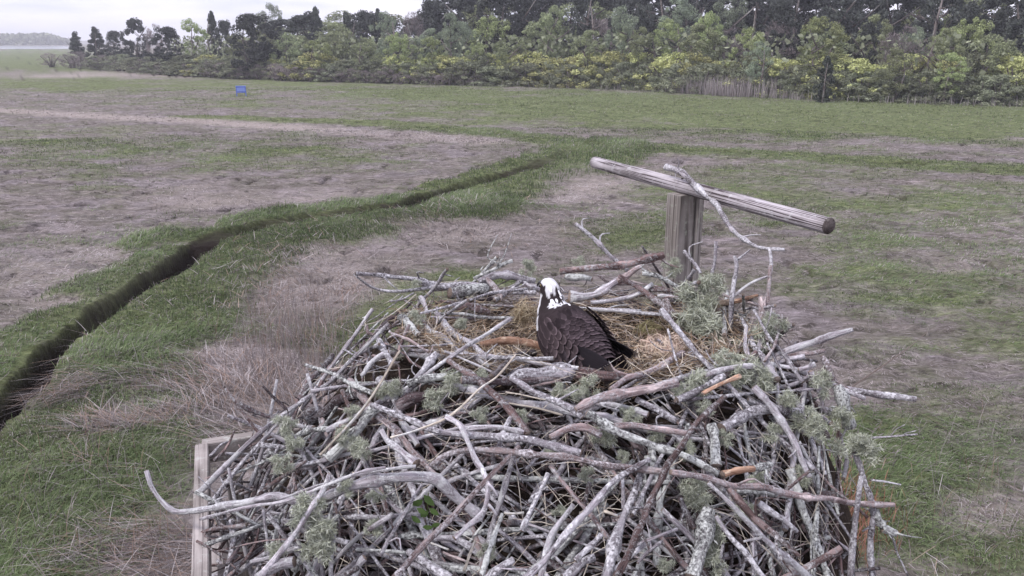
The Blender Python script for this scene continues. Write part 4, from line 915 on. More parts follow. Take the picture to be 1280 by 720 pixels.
for k, e_ in enumerate(T_):
    kd, w0, w1, pts, tw, lab, lift = e_[:7]; P, Yi = unproject(pts, lift, max(w0, w1))
    ex = []
    for (bp, a_, b_) in (e_[7] if len(e_) > 7 else []):
        uv = np.array([p[:2] for p in pts]); j = int(np.argmin(np.hypot(uv[:, 0]-bp[0][0], uv[:, 1]-bp[0][1]))); yy = Yi[j]
        ex.append((np.array([at_y(u, v, yy-.004*i_) for i_, (u, v) in enumerate(bp)]), pxr(a_, yy, *bp[0]), pxr(b_, yy, *bp[-1])))
    o, C = make_stick(P, pxr(w0, Yi[0], *pts[0][:2]), pxr(w1, Yi[-1], *pts[-1][:2]), kd, 1000+k, tw, extra=ex, name='branch' if ex or max(w0, w1) > 12 else ('stalk' if kd == 'straw' else 'stick'), end='straw' if kd == 'straw' else 'cut')
    STICKS.append(dict(o=o, kd=kd, uv=np.mean([p[:2] for p in pts], 0), d=np.array(pts[-1][:2])-np.array(pts[0][:2]), w=max(w0, w1), lab=lab))
# dead branch draped over the crossbar
bY = float(e1[1]+(e2[1]-e1[1])*.5)
def ybar(u): return float(min((e1+(e2-e1)*s for s in np.linspace(0, 1, 101)), key=lambda p: abs(proj(*p)[0]-u))[1])
D_ = [(833, 209, ybar(833)-.05), (852, 214, ybar(852)-.055), (869, 231, ybar(869)-.06), (889, 251, ybar(889)-.05), (903, 271, 3.55), (922, 294, 3.4), (942, 307, 3.25), (960, 311, 3.15), (982, 312, 3.1)]
P, Yi = unproject(D_, 0, 7)
tw = [(962, 311), (964, 330), (961, 356), (956, 400), (950, 438)]; E = np.array([at_y(u, v, y) for (u, v), y in zip(tw, (3.14, 3.1, 3.05, 3.0, 2.96))])
o, _ = make_stick(P, .017, .0065, 'lichen', 77, 5, name='branch', extra=[(E, .007, .009)])
tag(o, 'crooked lichened branch draped over the log crossbar', 'branch')

# other sticks packed between the traced ones
def rand_stick(rr, Lr, rad, lift, seed, own=True, zone=None):
    a_ = rr.uniform(0, 2*math.pi); q = rr.uniform(.62, 1.02)
    bx = 1.12 if math.cos(a_) < 0 else 1.05; by = 1.08 if math.sin(a_) < 0 else .74
    x, y = NC[0]+bx*q*math.cos(a_), NC[1]+by*q*math.sin(a_)
    if zone == 'front': x = rr.uniform(-.75, 1.05); y = rr.uniform(2.0, 2.6)
    Ln = rr.uniform(*Lr); tang = np.array([-by*math.sin(a_)*0-math.sin(a_), math.cos(a_)]); th = rr.normal(0, .55)
    if zone == 'front': tang = np.array([1., 0]); th = rr.normal(0, .8)
    d2 = np.array([tang[0]*math.cos(th)-tang[1]*math.sin(th), tang[0]*math.sin(th)+tang[1]*math.cos(th)])
    e_ = .12; z0 = float(nest_z(x, y)); za = float(nest_z(x-d2[0]*e_, y-d2[1]*e_)); zb = float(nest_z(x+d2[0]*e_, y+d2[1]*e_))
    sl = np.clip((zb-za)/(2*e_), -1.4, 1.4); d = np.array([d2[0], d2[1], sl]); d /= np.linalg.norm(d)
    P0 = np.array([x, y, z0+lift]); side = np.cross(d, [0, 0, 1]); b_ = rr.uniform(-.06, .06)*Ln
    zs = rr.uniform(-.02, .02)*Ln
    return [P0-d*Ln/2, P0-d*Ln*.15+side*b_+[0, 0, zs], P0+d*Ln*.2+side*b_*.8, P0+d*Ln/2]
rr = np.random.default_rng(31); nf = 300-len(STICKS)-1
for k in range(nf):
    zone = 'front' if rr.random() < .42 else None
    big = rr.random() < .22
    P = rand_stick(rr, (.25, .8), None, rr.uniform(-.055, .012), k, zone=zone); r0 = rr.uniform(.009, .016) if big else rr.uniform(.0045, .0105)
    Q_ = spline(P, 12); uq, vq = proj(Q_[:, 0], Q_[:, 1], Q_[:, 2])
    if ((uq > 655) & (uq < 800) & (vq > 312) & (vq < 466)).any(): P = [p+np.array([-.25 if P[0][0] < .2 else .3, -.55, -.14]) for p in P]
    if uq.max() > 1072: P = [p+np.array([-.30, 0, 0]) for p in P]
    if (uq.min() < 455) and vq[int(np.argmin(uq))] < 470: P = [p+np.array([.26, 0, -.02]) for p in P]
    kd = rr.choice(['lichen', 'scaly', 'pale', 'brown', 'pink', 'dark'], p=[.36, .18, .24, .10, .08, .04])
    o, C = make_stick(P, r0, r0*rr.uniform(.5, .9), kd, 3000+k, int(rr.integers(0, 3)))
    c = C.mean(0); u, v = proj(c[0], c[1], c[2]); ua, va = proj(*C[0]); ub, vb = proj(*C[-1])
    STICKS.append(dict(o=o, kd=kd, uv=np.array([u, v]), d=np.array([ub-ua, vb-va]), w=r0*700, lab=None))
def label_sticks():
    kdn = {'lichen': 'grey speckled', 'scaly': 'crusty', 'pale': 'bleached', 'brown': 'brown', 'pink': 'pinkish', 'dark': 'dark', 'bare': 'orange', 'straw': 'tan'}
    def zone(u, v):
        if v < 372 and u < 560: return 'on the back left rim'
        if v < 385 and u < 700: return 'on the back rim left of the osprey head'
        if v < 400 and u < 830: return 'on the back rim behind the osprey'
        if v < 400: return 'on the rim beside the perch post'
        if v < 460 and u < 560: return 'on the left rim'
        if v < 460 and u < 680: return 'left of the osprey in the cup'
        if v < 460 and u > 860: return 'on the right rim'
        if v < 460: return 'right of the osprey in the cup'
        if u < 330: return 'by the platform rail'
        if u < 470: return 'on the lower left flank' if v > 580 else 'on the left flank'
        if u > 1000: return 'at the right edge of the nest'
        if u > 870: return 'low on the right flank' if v > 570 else 'on the right flank'
        if v < 510: return 'just in front of the osprey'
        c = 'left of centre' if u < 620 else 'at the centre' if u < 750 else 'right of centre'
        return ('on the upper front ' if v < 570 else 'on the lower front ' if v < 650 else 'at the bottom ')+c
    bins = {}
    for s in STICKS:
        s['z'] = zone(*s['uv'])
        if s['lab']: continue
        d = s['d']; an = abs(d[1])/(abs(d[0])+1e-6); ori = 'level' if an < .3 else 'upright' if an > 2.2 else ('falling right' if d[0]*d[1] > 0 else 'falling left')
        sz = 'thick' if s['w'] > 9 else 'thin' if s['w'] < 4.2 else ''
        bins.setdefault((sz, kdn[s['kd']], ori, s['z']), []).append(s)
    od = ['topmost', 'second from top', 'third from top', 'fourth from top', 'fifth from top', 'sixth from top', 'seventh from top', 'eighth from top', 'ninth from top', 'tenth from top']
    for (sz, kn, ori, z), l in bins.items():
        l.sort(key=lambda s: s['uv'][1])
        for i, s in enumerate(l):
            s['lab'] = ((od[min(i, 9)]+' ' if len(l) > 1 else '')+(sz+' ' if sz else '')+kn+(' stalk ' if s['kd'] == 'straw' else ' stick ')+ori+' '+z).replace('second from top', 'second highest')
    for s in STICKS: tag(s['o'], s['lab'], 'stalk' if s['kd'] == 'straw' else 'branch' if s['o'].name.startswith('branch') else 'stick', 'sticks heaped into the nest')
label_sticks()

def mass(name, n, Lr, rr_, lift, kinds, label, cat, seed, sides=5, cup=False, colr=None, zone_p=.5):
    rr = np.random.default_rng(seed); mbs = {k: MB() for k in kinds}; q = MB(); mats = [M[k] for k in kinds]
    for k in range(n):
        P = rand_stick(rr, Lr, None, rr.uniform(*lift), k, zone='front' if rr.random() < zone_p else None); r0 = rr.uniform(*rr_)
        uq, vq = proj(*np.array(spline(P, 14)).T)
        if ((uq > 655) & (uq < 705) & (vq > 312) & (vq < 352)).any(): continue
        m_ = spline(P, max(5, int(Lr[1]/.06))); m_ += rr.normal(0, r0*.8, m_.shape)
        tube(q, m_, np.linspace(r0, r0*.55, len(m_)), sides, uvo=k*.13, rough=.1, mi=int(rr.integers(0, len(kinds))), seed=k, cap=True)
    o = link(name, q.mesh(name), mats, smooth=True); tag(o, label, cat, kind='stuff'); return o
mass('packed_sticks', 360, (.2, .7), (.004, .012), (-.16, -.055), ['dark', 'brown', 'dark', 'lichen'], 'grey and brown sticks packed below the loose outer ones', 'sticks', 11)  # darker barks chosen here, putting the shade of the gaps into the colour
mass('fine_twigs', 600, (.06, .34), (.0012, .004), (-.13, .02), ['lichen', 'brown', 'brown', 'dark', 'pink'], 'fine twigs caught between the larger sticks', 'twigs', 12, 4)  # mostly darker barks, so the twig colour carries some of the gap shade
mass('loose_straw', 300, (.10, .38), (.0010, .0022), (-.08, .05), ['straw'], 'pale loose straws threaded through the sticks', 'straw', 13, 3, zone_p=.6)
# side wall below the rim, hanging down inside and over the frame
rr = np.random.default_rng(55); q = MB()
for k in range(250):
    x = rr.uniform(-.95, 1.1); fr = 1.72+.5*((x-.1)/1.1)**2; y = fr+rr.uniform(-.05, .35); z = rr.uniform(2.38, 3.05)
    d = np.array([rr.normal(0, 1), rr.normal(0, .35), rr.normal(0, .7)]); d /= np.linalg.norm(d); Ln = rr.uniform(.12, .55); r0 = rr.uniform(.003, .013)
    c = np.array([x, y+.12, z]); P = spline([c-d*Ln/2, c+rr.normal(0, .02, 3), c+d*Ln/2], 8); tube(q, P, np.linspace(r0, r0*.6, 8), 6, uvo=k*.2, rough=.1, mi=int(rr.integers(0, 5)), seed=k)
tag(link('hanging_sticks', q.mesh('hanging_sticks'), [M[k] for k in ('lichen', 'brown', 'dark', 'scaly', 'pale')], smooth=True), 'sticks spilling down the front of the platform', 'sticks', kind='stuff')

# ------------------------------------------------------------------ lining, lichens, leaves
M['hair'] = col_mat('dry_lining', .85, .15, .1)
def strands(name, C, D, Ln, Wd, bend, col, segs=4):
    """thin curled ribbons; C centre, D direction, bend sideways"""
    n = len(C); V = np.zeros((n, (segs+1)*2, 3)); S_ = np.cross(D, bend); S_ /= np.linalg.norm(S_, axis=1)[:, None]+1e-9
    for k in range(segs+1):
        t = k/segs-.5; p = C+D*(t*Ln)[:, None]+bend*((t*t*4)*Ln*.25)[:, None]
        w = (Wd*(1-.5*abs(t)*2))[:, None]*.5; V[:, 2*k] = p-S_*w; V[:, 2*k+1] = p+S_*w
    b = (np.arange(n)*(segs+1)*2)[:, None]; Q = np.concatenate([b+[2*k, 2*k+1, 2*k+3, 2*k+2] for k in range(segs)])
    return fastmesh(name, V.reshape(-1, 3), Q, None, np.repeat(col, (segs+1)*2, 0))
def unit(a_): return a_/(np.linalg.norm(a_, axis=1)[:, None]+1e-9)
rr = np.random.default_rng(8); n = 4800
a_ = rr.uniform(0, 6.283, n); q_ = np.sqrt(rr.random(n))*1.0; x = NC[0]+.70*q_*np.cos(a_); y = NC[1]-.02+.46*q_*np.sin(a_); z = nest_z(x, y)+rr.uniform(-.03, .018, n)
D = unit(np.stack([-np.sin(a_)+rr.normal(0, .7, n), np.cos(a_)+rr.normal(0, .7, n), rr.normal(0, .22, n)], 1)); B = unit(np.cross(D, rr.normal(0, 1, (n, 3))))
pal = np.array([(.44, .34, .24), (.46, .37, .27), (.25, .17, .11), (.56, .50, .42), (.15, .11, .08), (.32, .27, .25)])
col = pal[rr.integers(0, 6, n)]*rr.uniform(.7, 1.1, (n, 1))
uq, vq = proj(x, y, z); kp = ~((uq > 655) & (uq < 800) & (vq > 395) & (vq < 463) & (y < 2.80)); n = int(kp.sum()); x, y, z, D, B, col = x[kp], y[kp], z[kp], D[kp], B[kp], col[kp]
tag(link('nest_lining', strands('nest_lining', np.stack([x, y, z], 1), D, rr.uniform(.04, .17, n), rr.uniform(.0015, .0042, n), B, col), M['hair']), 'golden dry grass lining the nest cup', 'nest lining', kind='stuff')
def ball(u, v, Y, rad, n, pal, label, cat, name, flat=.6, w=(.0016, .0032), L=(.04, .10)):
    rr = np.random.default_rng(int(u)); c = at_y(u, v, Y); d = unit(rr.normal(0, 1, (n, 3))); r = rr.random(n)**.5*rr.uniform(.6, 1.25, n)
    C = c+d*r[:, None]*np.array([rad, rad*.9, rad*flat]); D = unit(np.cross(d, rr.normal(0, 1, (n, 3)))); col = np.array(pal)[rr.integers(0, len(pal), n)]*rr.uniform(.65, 1.1, (n, 1))
    o = link(name, strands(name, C, D, rr.uniform(*L, n), rr.uniform(*w, n), -d, col), M['hair']); tag(o, label, cat); return o
ball(828, 437, 2.92, .12, 1500, [(.66, .50, .42), (.76, .63, .54), (.48, .34, .27), (.68, .56, .44)], 'ball of fine pinkish straw right of the osprey', 'straw ball', 'straw_ball', .52)
ball(656, 392, 3.02, .05, 300, [(.38, .31, .20), (.50, .42, .30), (.22, .16, .10)], 'tuft of golden moss at the osprey breast', 'moss tuft', 'moss_tuft', .8, L=(.05, .14))
ball(812, 412, 3.1, .07, 260, [(.22, .20, .10), (.32, .28, .15), (.15, .12, .07)], 'olive green moss tuft behind the ball of fine straw', 'moss tuft', 'moss_tuft', .5)
def bark_strip(pts, w, label, kind='bare'):
    P, Yi = unproject([(u, v) for u, v in pts], .05, 5); P = spline(P, 26); q = MB(); rr = np.random.default_rng(int(pts[0][0])); V = []; U = []
    for i, p in enumerate(P):
        ww = w*(.5+.6*math.sin(math.pi*(i+.6)/27))*(1+rr.uniform(-.2, .2))
        for k in range(5):
            s = (k/4-.5); V.append(p+np.array([0, 1, .55])*s*ww+[0, 0, .014*(1-4*s*s)+rr.uniform(-.002, .002)]); U.append((s*ww, i*.02))
    F = [[i*5+k, i*5+k+1, (i+1)*5+k+1, (i+1)*5+k] for i in range(25) for k in range(4)]; q.add(V, F, uv=np.array(U)); o = link('bark_strip', q.mesh('bark_strip'), M[kind], smooth=True)
    o.modifiers.new('thick', 'SOLIDIFY').thickness = .004; tag(o, label, 'bark strip')
bark_strip([(600, 432), (630, 427), (662, 430), (690, 440)], .024, 'torn orange brown bark strip under the osprey breast')
bark_strip([(566, 386), (588, 384), (612, 392)], .028, 'brown bark flake in the shade of the back left rim', 'brown')
bark_strip([(608, 350), (620, 362), (628, 374)], .035, 'pink bark slab standing on the back rim left of the osprey', 'pink')

LP = []
def lichen_mesh(seed, n):
    rr = np.random.default_rng(seed); Cs = []; Ds = []; Bs = []; Ls = []; Ws = []
    cl = unit(rr.normal(0, 1, (9, 3)))*rr.uniform(.2, .75, (9, 1))
    k = rr.integers(0, 9, n); c = cl[k]; d = unit(rr.normal(0, 1, (n, 3))); l = rr.uniform(.12, .5, n)
    C = c+d*(rr.random(n)**.5*.32)[:, None]; D = unit(d+rr.normal(0, .8, (n, 3))+[0, 0, -.35]); B = unit(rr.normal(0, 1, (n, 3)))
    col = np.array([(.38, .40, .31), (.47, .49, .39), (.30, .31, .23), (.54, .55, .47), (.33, .35, .29)])[rr.integers(0, 5, n)]*rr.uniform(.75, 1.1, (n, 1))
    me = strands('lichen', C, D, l, rr.uniform(.02, .045, n), B, col); me.materials.append(M['hair']); return me
LP = [lichen_mesh(200+i, 950) for i in range(5)]
k = 0
for u, v, Y, rp_, lab in [
    (872, 372, 3.12, 27, 'largest bushy grey green lichen clump by the perch post foot'), (868, 398, 3.05, 28, 'wide lichen clump under the bushy one by the perch post'), (890, 412, 2.98, 24, 'lichen clump between the straw ball and the upright twig'),
    (893, 355, 3.1, 17, 'top lichen clump around the short forked twig'), (843, 334, 3.4, 13, 'small lichen tuft at the left foot of the perch post'), (965, 410, 2.9, 20, 'fuzzy lichen tuft right of the peeled stub'),
    (938, 432, 2.86, 22, 'lichen clump left of the peeled stub foot'), (940, 462, 2.76, 22, 'lichen clump below the peeled stub'), (955, 478, 2.66, 17, 'lichen tuft at the top of the long weathered stick'),
    (1030, 478, 2.66, 17, 'lichen tuft inside the hooked grey branch'), (1010, 528, 2.48, 20, 'lichen clump under the end of the bluish log'), (1020, 538, 2.45, 16, 'pale lichen tuft hanging right of the bluish log'),
    (1068, 562, 2.48, 24, 'shaggy lichen clump wrapping the far right branch'), (1078, 552, 2.46, 14, 'small lichen tuft on top of the shaggy one at far right'), (868, 482, 2.55, 20, 'drooping lichen beard beside the red broken end'),
    (852, 492, 2.52, 14, 'small lichen beard under the broad pinkish branch'), (757, 545, 2.33, 18, 'lichen clump over the long crusty branch'), (715, 492, 2.58, 14, 'lichen tuft in front of the thick log'),
    (735, 484, 2.6, 15, 'lichen tuft under the reddish brown log'), (700, 488, 2.6, 12, 'tiny lichen tuft left of its twins below the osprey'), (565, 478, 2.62, 20, 'lichen clump on the brown stick left of centre'),
    (490, 486, 2.62, 15, 'pale yellowish lichen rosette on the left flank'), (474, 492, 2.6, 12, 'small lichen rosette beside the tan stalk'), (358, 532, 2.5, 15, 'lichen tuft on the long pale stick by the platform'),
    (366, 552, 2.46, 13, 'lichen tuft at the platform rail end'), (385, 640, 2.06, 24, 'big shaggy lichen mass at the lower left'), (402, 664, 2.04, 24, 'hanging lichen mass at the bottom left'), (395, 690, 2.02, 20, 'lowest lichen mass at the bottom left'),
    (432, 610, 2.1, 12, 'lichen tuft under the bleached branch'), (863, 606, 2.2, 18, 'lichen head on the branch at front right'), (872, 626, 2.17, 20, 'lichen clump just below the front right head'),
    (890, 660, 2.13, 20, 'lichen on the thick dropping branch, upper part'), (894, 700, 2.1, 18, 'lichen on the thick dropping branch, lowest part'), (732, 594, 2.2, 11, 'small round lichen tuft under the pinkish branch'),
    (830, 706, 2.05, 11, 'lichen tuft in the dark hollow at the bottom'), (905, 548, 2.45, 13, 'lichen bits beside the orange topped stub'), (1000, 598, 2.35, 16, 'lichen patch under the long weathered stick end'),
    (520, 355, 3.2, 7, 'lichen knob on the forked branch'), (660, 334, 3.4, 11, 'lichen sprig above the osprey head'), (725, 328, 3.45, 9, 'lichen sprig on the back rim right of the head'),
    (520, 400, 3.0, 14, 'lichen mound on the left rim'), (512, 425, 2.9, 13, 'yellowish lichen on the left rim'), (600, 470, 2.66, 12, 'white lichen bits beside the long straight stalk'),
    (780, 570, 2.28, 9, 'lichen bit on the end of the pinkish branch'), (690, 560, 2.28, 9, 'lichen bit on the long level branch'), (880, 510, 2.5, 12, 'lichen bit behind the orange topped stub'),
    (450, 560, 2.35, 16, 'lichen patch beside the thick dark log'), (470, 620, 2.15, 11, 'lichen wisps below the thin pale stick'), (440, 515, 2.5, 11, 'lichen wisps over the dark purplish log'),
    (920, 470, 2.6, 19, 'lichen clump along the pale stick behind the bluish log'), (905, 452, 2.7, 17, 'lichen clump behind the forked upright twig foot'), (985, 500, 2.5, 15, 'lichen clump on the middle of the bluish log'), (970, 540, 2.4, 15, 'lichen clump hanging below the bluish log'),
    (1050, 520, 2.6, 15, 'lichen on the thick crusted branch at the right edge'), (945, 600, 2.3, 14, 'lichen tuft by the bright orange peeled end'), (930, 640, 2.2, 15, 'lichen tuft between the two pale slanting sticks at lower right'),
    (820, 545, 2.35, 13, 'lichen tuft at the crossing of the long brown stick'), (790, 520, 2.45, 14, 'lichen tuft under the grey stick right of centre'), (650, 520, 2.45, 12, 'lichen tuft on the straight brown stick'),
    (540, 500, 2.5, 17, 'lichen sheet over the big dark grey log'), (600, 520, 2.4, 12, 'lichen wisps by the reddish brown twig'), (500, 440, 2.8, 12, 'lichen wisps on the left rim above the rosettes'), (575, 405, 2.95, 10, 'lichen bit on the stick left of the cup'),
    (430, 545, 2.4, 13, 'lichen on the upper part of the thick dark log'), (350, 580, 2.3, 15, 'lichen tuft inside the platform corner'), (470, 660, 2.1, 13, 'lichen tuft beside the dangling speckled stick'), (345, 690, 2.05, 15, 'lichen tuft low beside the lavender grey stick'),
    (700, 640, 2.15, 11, 'lichen tuft on the long speckled stick'), (610, 690, 2.1, 12, 'lichen tuft at the bottom left of centre'), (860, 560, 2.35, 13, 'lichen tuft on the end of the long crusty branch')]:
    h_ = hit(u, v)
    Yy = Y if h_ is None or Y > h_+.6 else min(Y, h_-.04) if u < 1000 and v > 440 else Y
    p = at_y(u, v, Yy); o = bpy.data.objects.new('lichen_clump', LP[k % 5]); CO.link(o); o.location = p; s = rp_/FPX*(Yy*cT+(CAMH-p[2])*sT)*1.3
    o.scale = (s, s, s*.9); o.rotation_euler = (random.uniform(-.4, .4), random.uniform(-.4, .4), random.uniform(0, 6.28)); tag(o, lab, 'lichen', 'lichens growing on the nest sticks'); k += 1
# green seedling in the hollow
M['leaf'] = col_mat('seedling_leaf', .6, .3, .25)
sl_ = at_y(532, 634, 2.16); sd_ = tag(empty('seedling', tuple(sl_)), 'small green leafy plant growing in the dark hollow of the front', 'plant')
q = MB(); tube(q, spline([(0, .1, -.12), (0, .05, -.03), (.01, 0, .05)], 8), .002, 5, col=(.12, .16, .05)); link('stem', q.mesh('stem'), M['leaf'], sd_)
for i_, (du, dv, s) in enumerate([(-.02, .035, .05), (.015, .045, .05), (.0, .0, .045), (.03, .01, .04), (-.025, -.015, .04), (.01, -.04, .04), (.035, -.03, .035), (-.005, .02, .04)]):
    q = MB(); r_ = random.Random(i_); an = r_.uniform(-1, 1); V = []; c = np.array([du, -.03-.01*i_*.3, dv])
    for (a1, b1) in ((-.6, 0), (-.2, .32), (.25, .26), (.62, 0), (.25, -.26), (-.2, -.32)):
        V.append(c+np.array([(a1*math.cos(an)-b1*math.sin(an)), -.25*abs(b1)-.3*a1, a1*math.sin(an)+b1*math.cos(an)])*s*.75)
    V.append(c+[0, -.003, 0]); q.add(V, [(6, k, (k+1) % 6) for k in range(6)], (.085, .14, .04)); link('leaf', q.mesh('leaf'), M['leaf'], sd_)

# rusty stems below the nest on the right
uu = np.concatenate([rng.normal(1062, 26, 420), rng.normal(965, 22, 260)]); vv = np.concatenate([rng.normal(668, 28, 420), rng.normal(690, 18, 260)])
P = np.array([at_z(a_, b_)[:2] for a_, b_ in zip(uu, vv)]); x, y = P.T; f = fields(x, y); n = len(x)
o = blades('rusty_stems', x, y, f[3], rng.uniform(0, 6.3, n), rng.uniform(.15, .38, n), np.full(n, .007), np.abs(rng.normal(.1, .2, n)).clip(0, .8), np.array([(.30, .13, .09), (.22, .09, .06), (.36, .20, .15)])[rng.integers(0, 3, n)], curl=.25)
tag(o, 'patch of rusty red dead stems on the marsh below the nest on the right', 'dead stems', kind='stuff')
# sticks lying across the platform corner
rr = np.random.default_rng(91); q = MB()
for k in range(64):
    u = rr.uniform(268, 350); v = rr.uniform(556, 700); p = at_y(u, v, float(np.interp(v, [550, 720], [2.75, 2.15]))+rr.uniform(-.05, .12)); a_ = rr.normal(.5, .9); Ln = rr.uniform(.08, .24)
    d = np.array([math.cos(a_), math.sin(a_), rr.normal(0, .6)]); P = spline([p-d*Ln/2, p+rr.normal(0, .015, 3), p+d*Ln/2], 8); r0 = rr.uniform(.002, .008)
    tube(q, P, np.linspace(r0, r0*.6, 8), 6, uvo=k*.2, rough=.1, mi=int(rr.integers(0, 4)), seed=k)
tag(link('corner_twigs', q.mesh('corner_twigs'), [M[k] for k in ('lichen', 'brown', 'dark', 'brown')], smooth=True), 'twigs heaped inside the left corner of the platform', 'twigs', kind='stuff')

mb_ = MB(); rr = np.random.default_rng(92)
for k in range(34):
    u = rr.uniform(285, 420); v = rr.uniform(545, 715); p = at_y(u, v, float(np.interp(v, [550, 720], [2.62, 2.08]))+rr.uniform(-.08, .05)); a_ = rr.normal(.9, .8); Ln = rr.uniform(.22, .55)
    d = np.array([math.cos(a_)*.8, .25, math.sin(a_)]); d /= np.linalg.norm(d); P = spline([p-d*Ln/2, p+rr.normal(0, .02, 3), p+d*Ln/2], 12); r0 = rr.uniform(.005, .012)
    tube(mb_, P, np.linspace(r0, r0*.6, 12), 7, uvo=k*.2, rough=.1, mi=int(rr.integers(0, 4)), seed=k)
tag(link('corner_sticks', mb_.mesh('corner_sticks'), [M[k] for k in ('lichen', 'pale', 'brown', 'scaly')], smooth=True), 'loose sticks heaped over the left end of the platform', 'sticks', kind='stuff')

# ------------------------------------------------------------------ the osprey
def osprey():
    hd = math.atan2(.77, -.64)         # heading: away from the camera, to the left
    org = np.array([.215, 2.755, 3.345])
    root = tag(empty('osprey', tuple(org), hd), 'dark brown osprey with white striped head sitting in the nest cup', 'bird')
    root.rotation_euler = (Matrix.Rotation(hd, 3, 'Z') @ Matrix.Rotation(math.radians(-9), 3, 'Y')).to_euler(); root.scale = (.94, 1.0, 1.03)
    SP = np.array([(-.17, 0, .075), (-.13, 0, .085), (-.07, 0, .098), (0, 0, .112), (.06, 0, .128), (.105, 0, .148), (.135, 0, .175), (.150, 0, .203), (.160, 0, .228), (.178, 0, .247), (.198, 0, .252), (.213, 0, .248)])
    RY = [.012, .050, .083, .100, .103, .090, .064, .044, .038, .036, .027, .008]; RZ = [.010, .036, .062, .083, .093, .088, .068, .050, .044, .040, .028, .007]
    n = 84; C = spline(SP, n); tt = np.linspace(0, 1, n); L_ = np.concatenate([[0], np.cumsum(np.linalg.norm(np.diff(SP, axis=0), axis=1))]); L_ /= L_[-1]
    # smooth radii
    def cr(a_): return np.interp(tt, L_, a_)
    ry, rz = cr(RY), cr(RZ); ker = np.ones(5)/5
    for _ in range(2):
        ry = np.concatenate([ry[:2], np.convolve(ry, ker, 'valid'), ry[-2:]]); rz = np.concatenate([rz[:2], np.convolve(rz, ker, 'valid'), rz[-2:]])
    T = np.gradient(C, axis=0); T /= np.linalg.norm(T, axis=1)[:, None]; m = 56; V = []; col = []
    for i in range(n):
        up = np.cross(T[i], [0, 1, 0.]); up = -up if up[2] < 0 else up
        if i > 0 and up @ pu < 0: up = -up
        pu = up
        for k in range(m):
            a_ = 2*math.pi*k/m; s, c = math.sin(a_), math.cos(a_)
            p = C[i]+np.array([0, 1, 0.])*c*ry[i]+up*s*rz[i]
            s_ = 1+.022*(vn(np.array([i*.55]), np.array([k*.5]), 9)[0]-.5)*(2 if tt[i] > .45 else 1); p = C[i]+(p-C[i])*s_; V.append(p)
            t = tt[i]; j1 = (vn(np.array([k*.9]), np.array([i*.25]), 3)[0]-.5); jt = t+j1*.05
            dk = np.array((.032, .024, .026)); wh = np.array((.60, .59, .61)); bk = np.array((.022, .017, .018))
            cc = dk*(.8+.5*vn(np.array([i*.8]), np.array([k*.9]), 4)[0])
            front = T[i] @ np.array([1., 0, 0]);
            if s < -.25+j1*.5 and t > .30: cc = wh*.92                              # white breast and throat
            if jt > .725:
                cc = wh*(.86+.2*vn(np.array([i*1.]), np.array([k*1.]), 6)[0])
                if abs(s-.10-(.86-t)*.9) < .38+j1*.7 and s < .86: cc = bk*1.3        # stripe through the eye down the neck
                if .79 < jt < .875 and s > .70 and abs(c) < .62+j1*.6: cc = bk*1.8   # smudge on the nape
                if jt > .93 and s > .1 and abs(c) < .3: cc = wh*.8
            col.append(cc)
    F = [[i*m+k, i*m+(k+1) % m, (i+1)*m+(k+1) % m, (i+1)*m+k] for i in range(n-1) for k in range(m)]+[list(range(m))[::-1], [(n-1)*m+k for k in range(m)]]
    q = MB(); q.add(V, F, np.array(col)); MF = col_mat('feathers', .9, .06)
    link('body', q.mesh('body'), MF, root, smooth=True)
    def surf(t, a_):   # point and normal on the body at spine parameter t, angle a_
        i = int(t*(n-1)); up = np.cross(T[i], [0, 1, 0.]); up = up if up[2] >= 0 or T[i][0] < .2 and False else -up
        up = np.cross(T[i], [0, -1, 0.]) if (np.cross(T[i], [0, -1, 0.]) @ [-.5, 0, 1]) > 0 else np.cross(T[i], [0, 1, 0.])
        nrm = np.array([0, 1, 0.])*math.cos(a_)/ry[i]+up*math.sin(a_)/rz[i]; nrm /= np.linalg.norm(nrm)
        return C[i]+np.array([0, 1, 0.])*math.cos(a_)*ry[i]+up*math.sin(a_)*rz[i], nrm
    def feather(mb, p, d, nr, l, w, c, edge=.35, seed=0):
        d = d/np.linalg.norm(d); s = np.cross(nr, d); s /= np.linalg.norm(s); nr = np.cross(d, s); prof = [.45, .85, 1., .95, .72, .3]; V = []; cl = []
        for i, f in enumerate(prof):
            x = i/(len(prof)-1); lift = .012*x*l/.08+.03*l*math.sin(x*3)
            for j in (-1, -.55, 0, .55, 1):
                V.append(p+d*(l*x-(.10*l*abs(j)**2 if i == 5 else 0))+s*(w*.5*f*j)+nr*(lift-.13*w*abs(j)**2+.0015)); e_ = 1+edge*(abs(j) > .9)+edge*(i == 5)-.12*(j == 0)
                cl.append(np.array(c)*e_*(.9+.08*i))
        F = [[i*5+k, i*5+k+1, (i+1)*5+k+1, (i+1)*5+k] for i in range(5) for k in range(4)]; mb.add(V, F, np.array(cl))
    rr = random.Random(4); back = np.array([-1, 0, -.28])
    mb = MB()      # mantle and scapulars
    for row, t in enumerate(np.linspace(.62, .12, 17)):
        for k in range(11):
            a_ = math.pi/2+(k-5+(row % 2)*.5)*.24+rr.uniform(-.04, .04); p, nr = surf(t, a_)
            l = .040+.012*row/17; d = back*1.+np.array([0, math.cos(a_)*.25, 0])+np.array([rr.uniform(-.1, .1)]*3); d = d-nr*(d@nr)
            v_ = rr.uniform(.6, 1.5); feather(mb, p-nr*.001, d, nr, l, l*.72, (.032*v_, .024*v_, .027*v_), 1.1)
    # ragged feathers at the nape, then the wings
    for k in range(26):
        t = rr.uniform(.76, .93); a_ = math.pi/2+rr.uniform(-1.0, 1.0); p, nr = surf(t, a_); feather(mb, p, np.array([-.75, rr.uniform(-.2, .2), -.65]), nr, rr.uniform(.016, .028), .009, (.74, .73, .75) if rr.random() < .8 else (.05, .04, .04), .1)
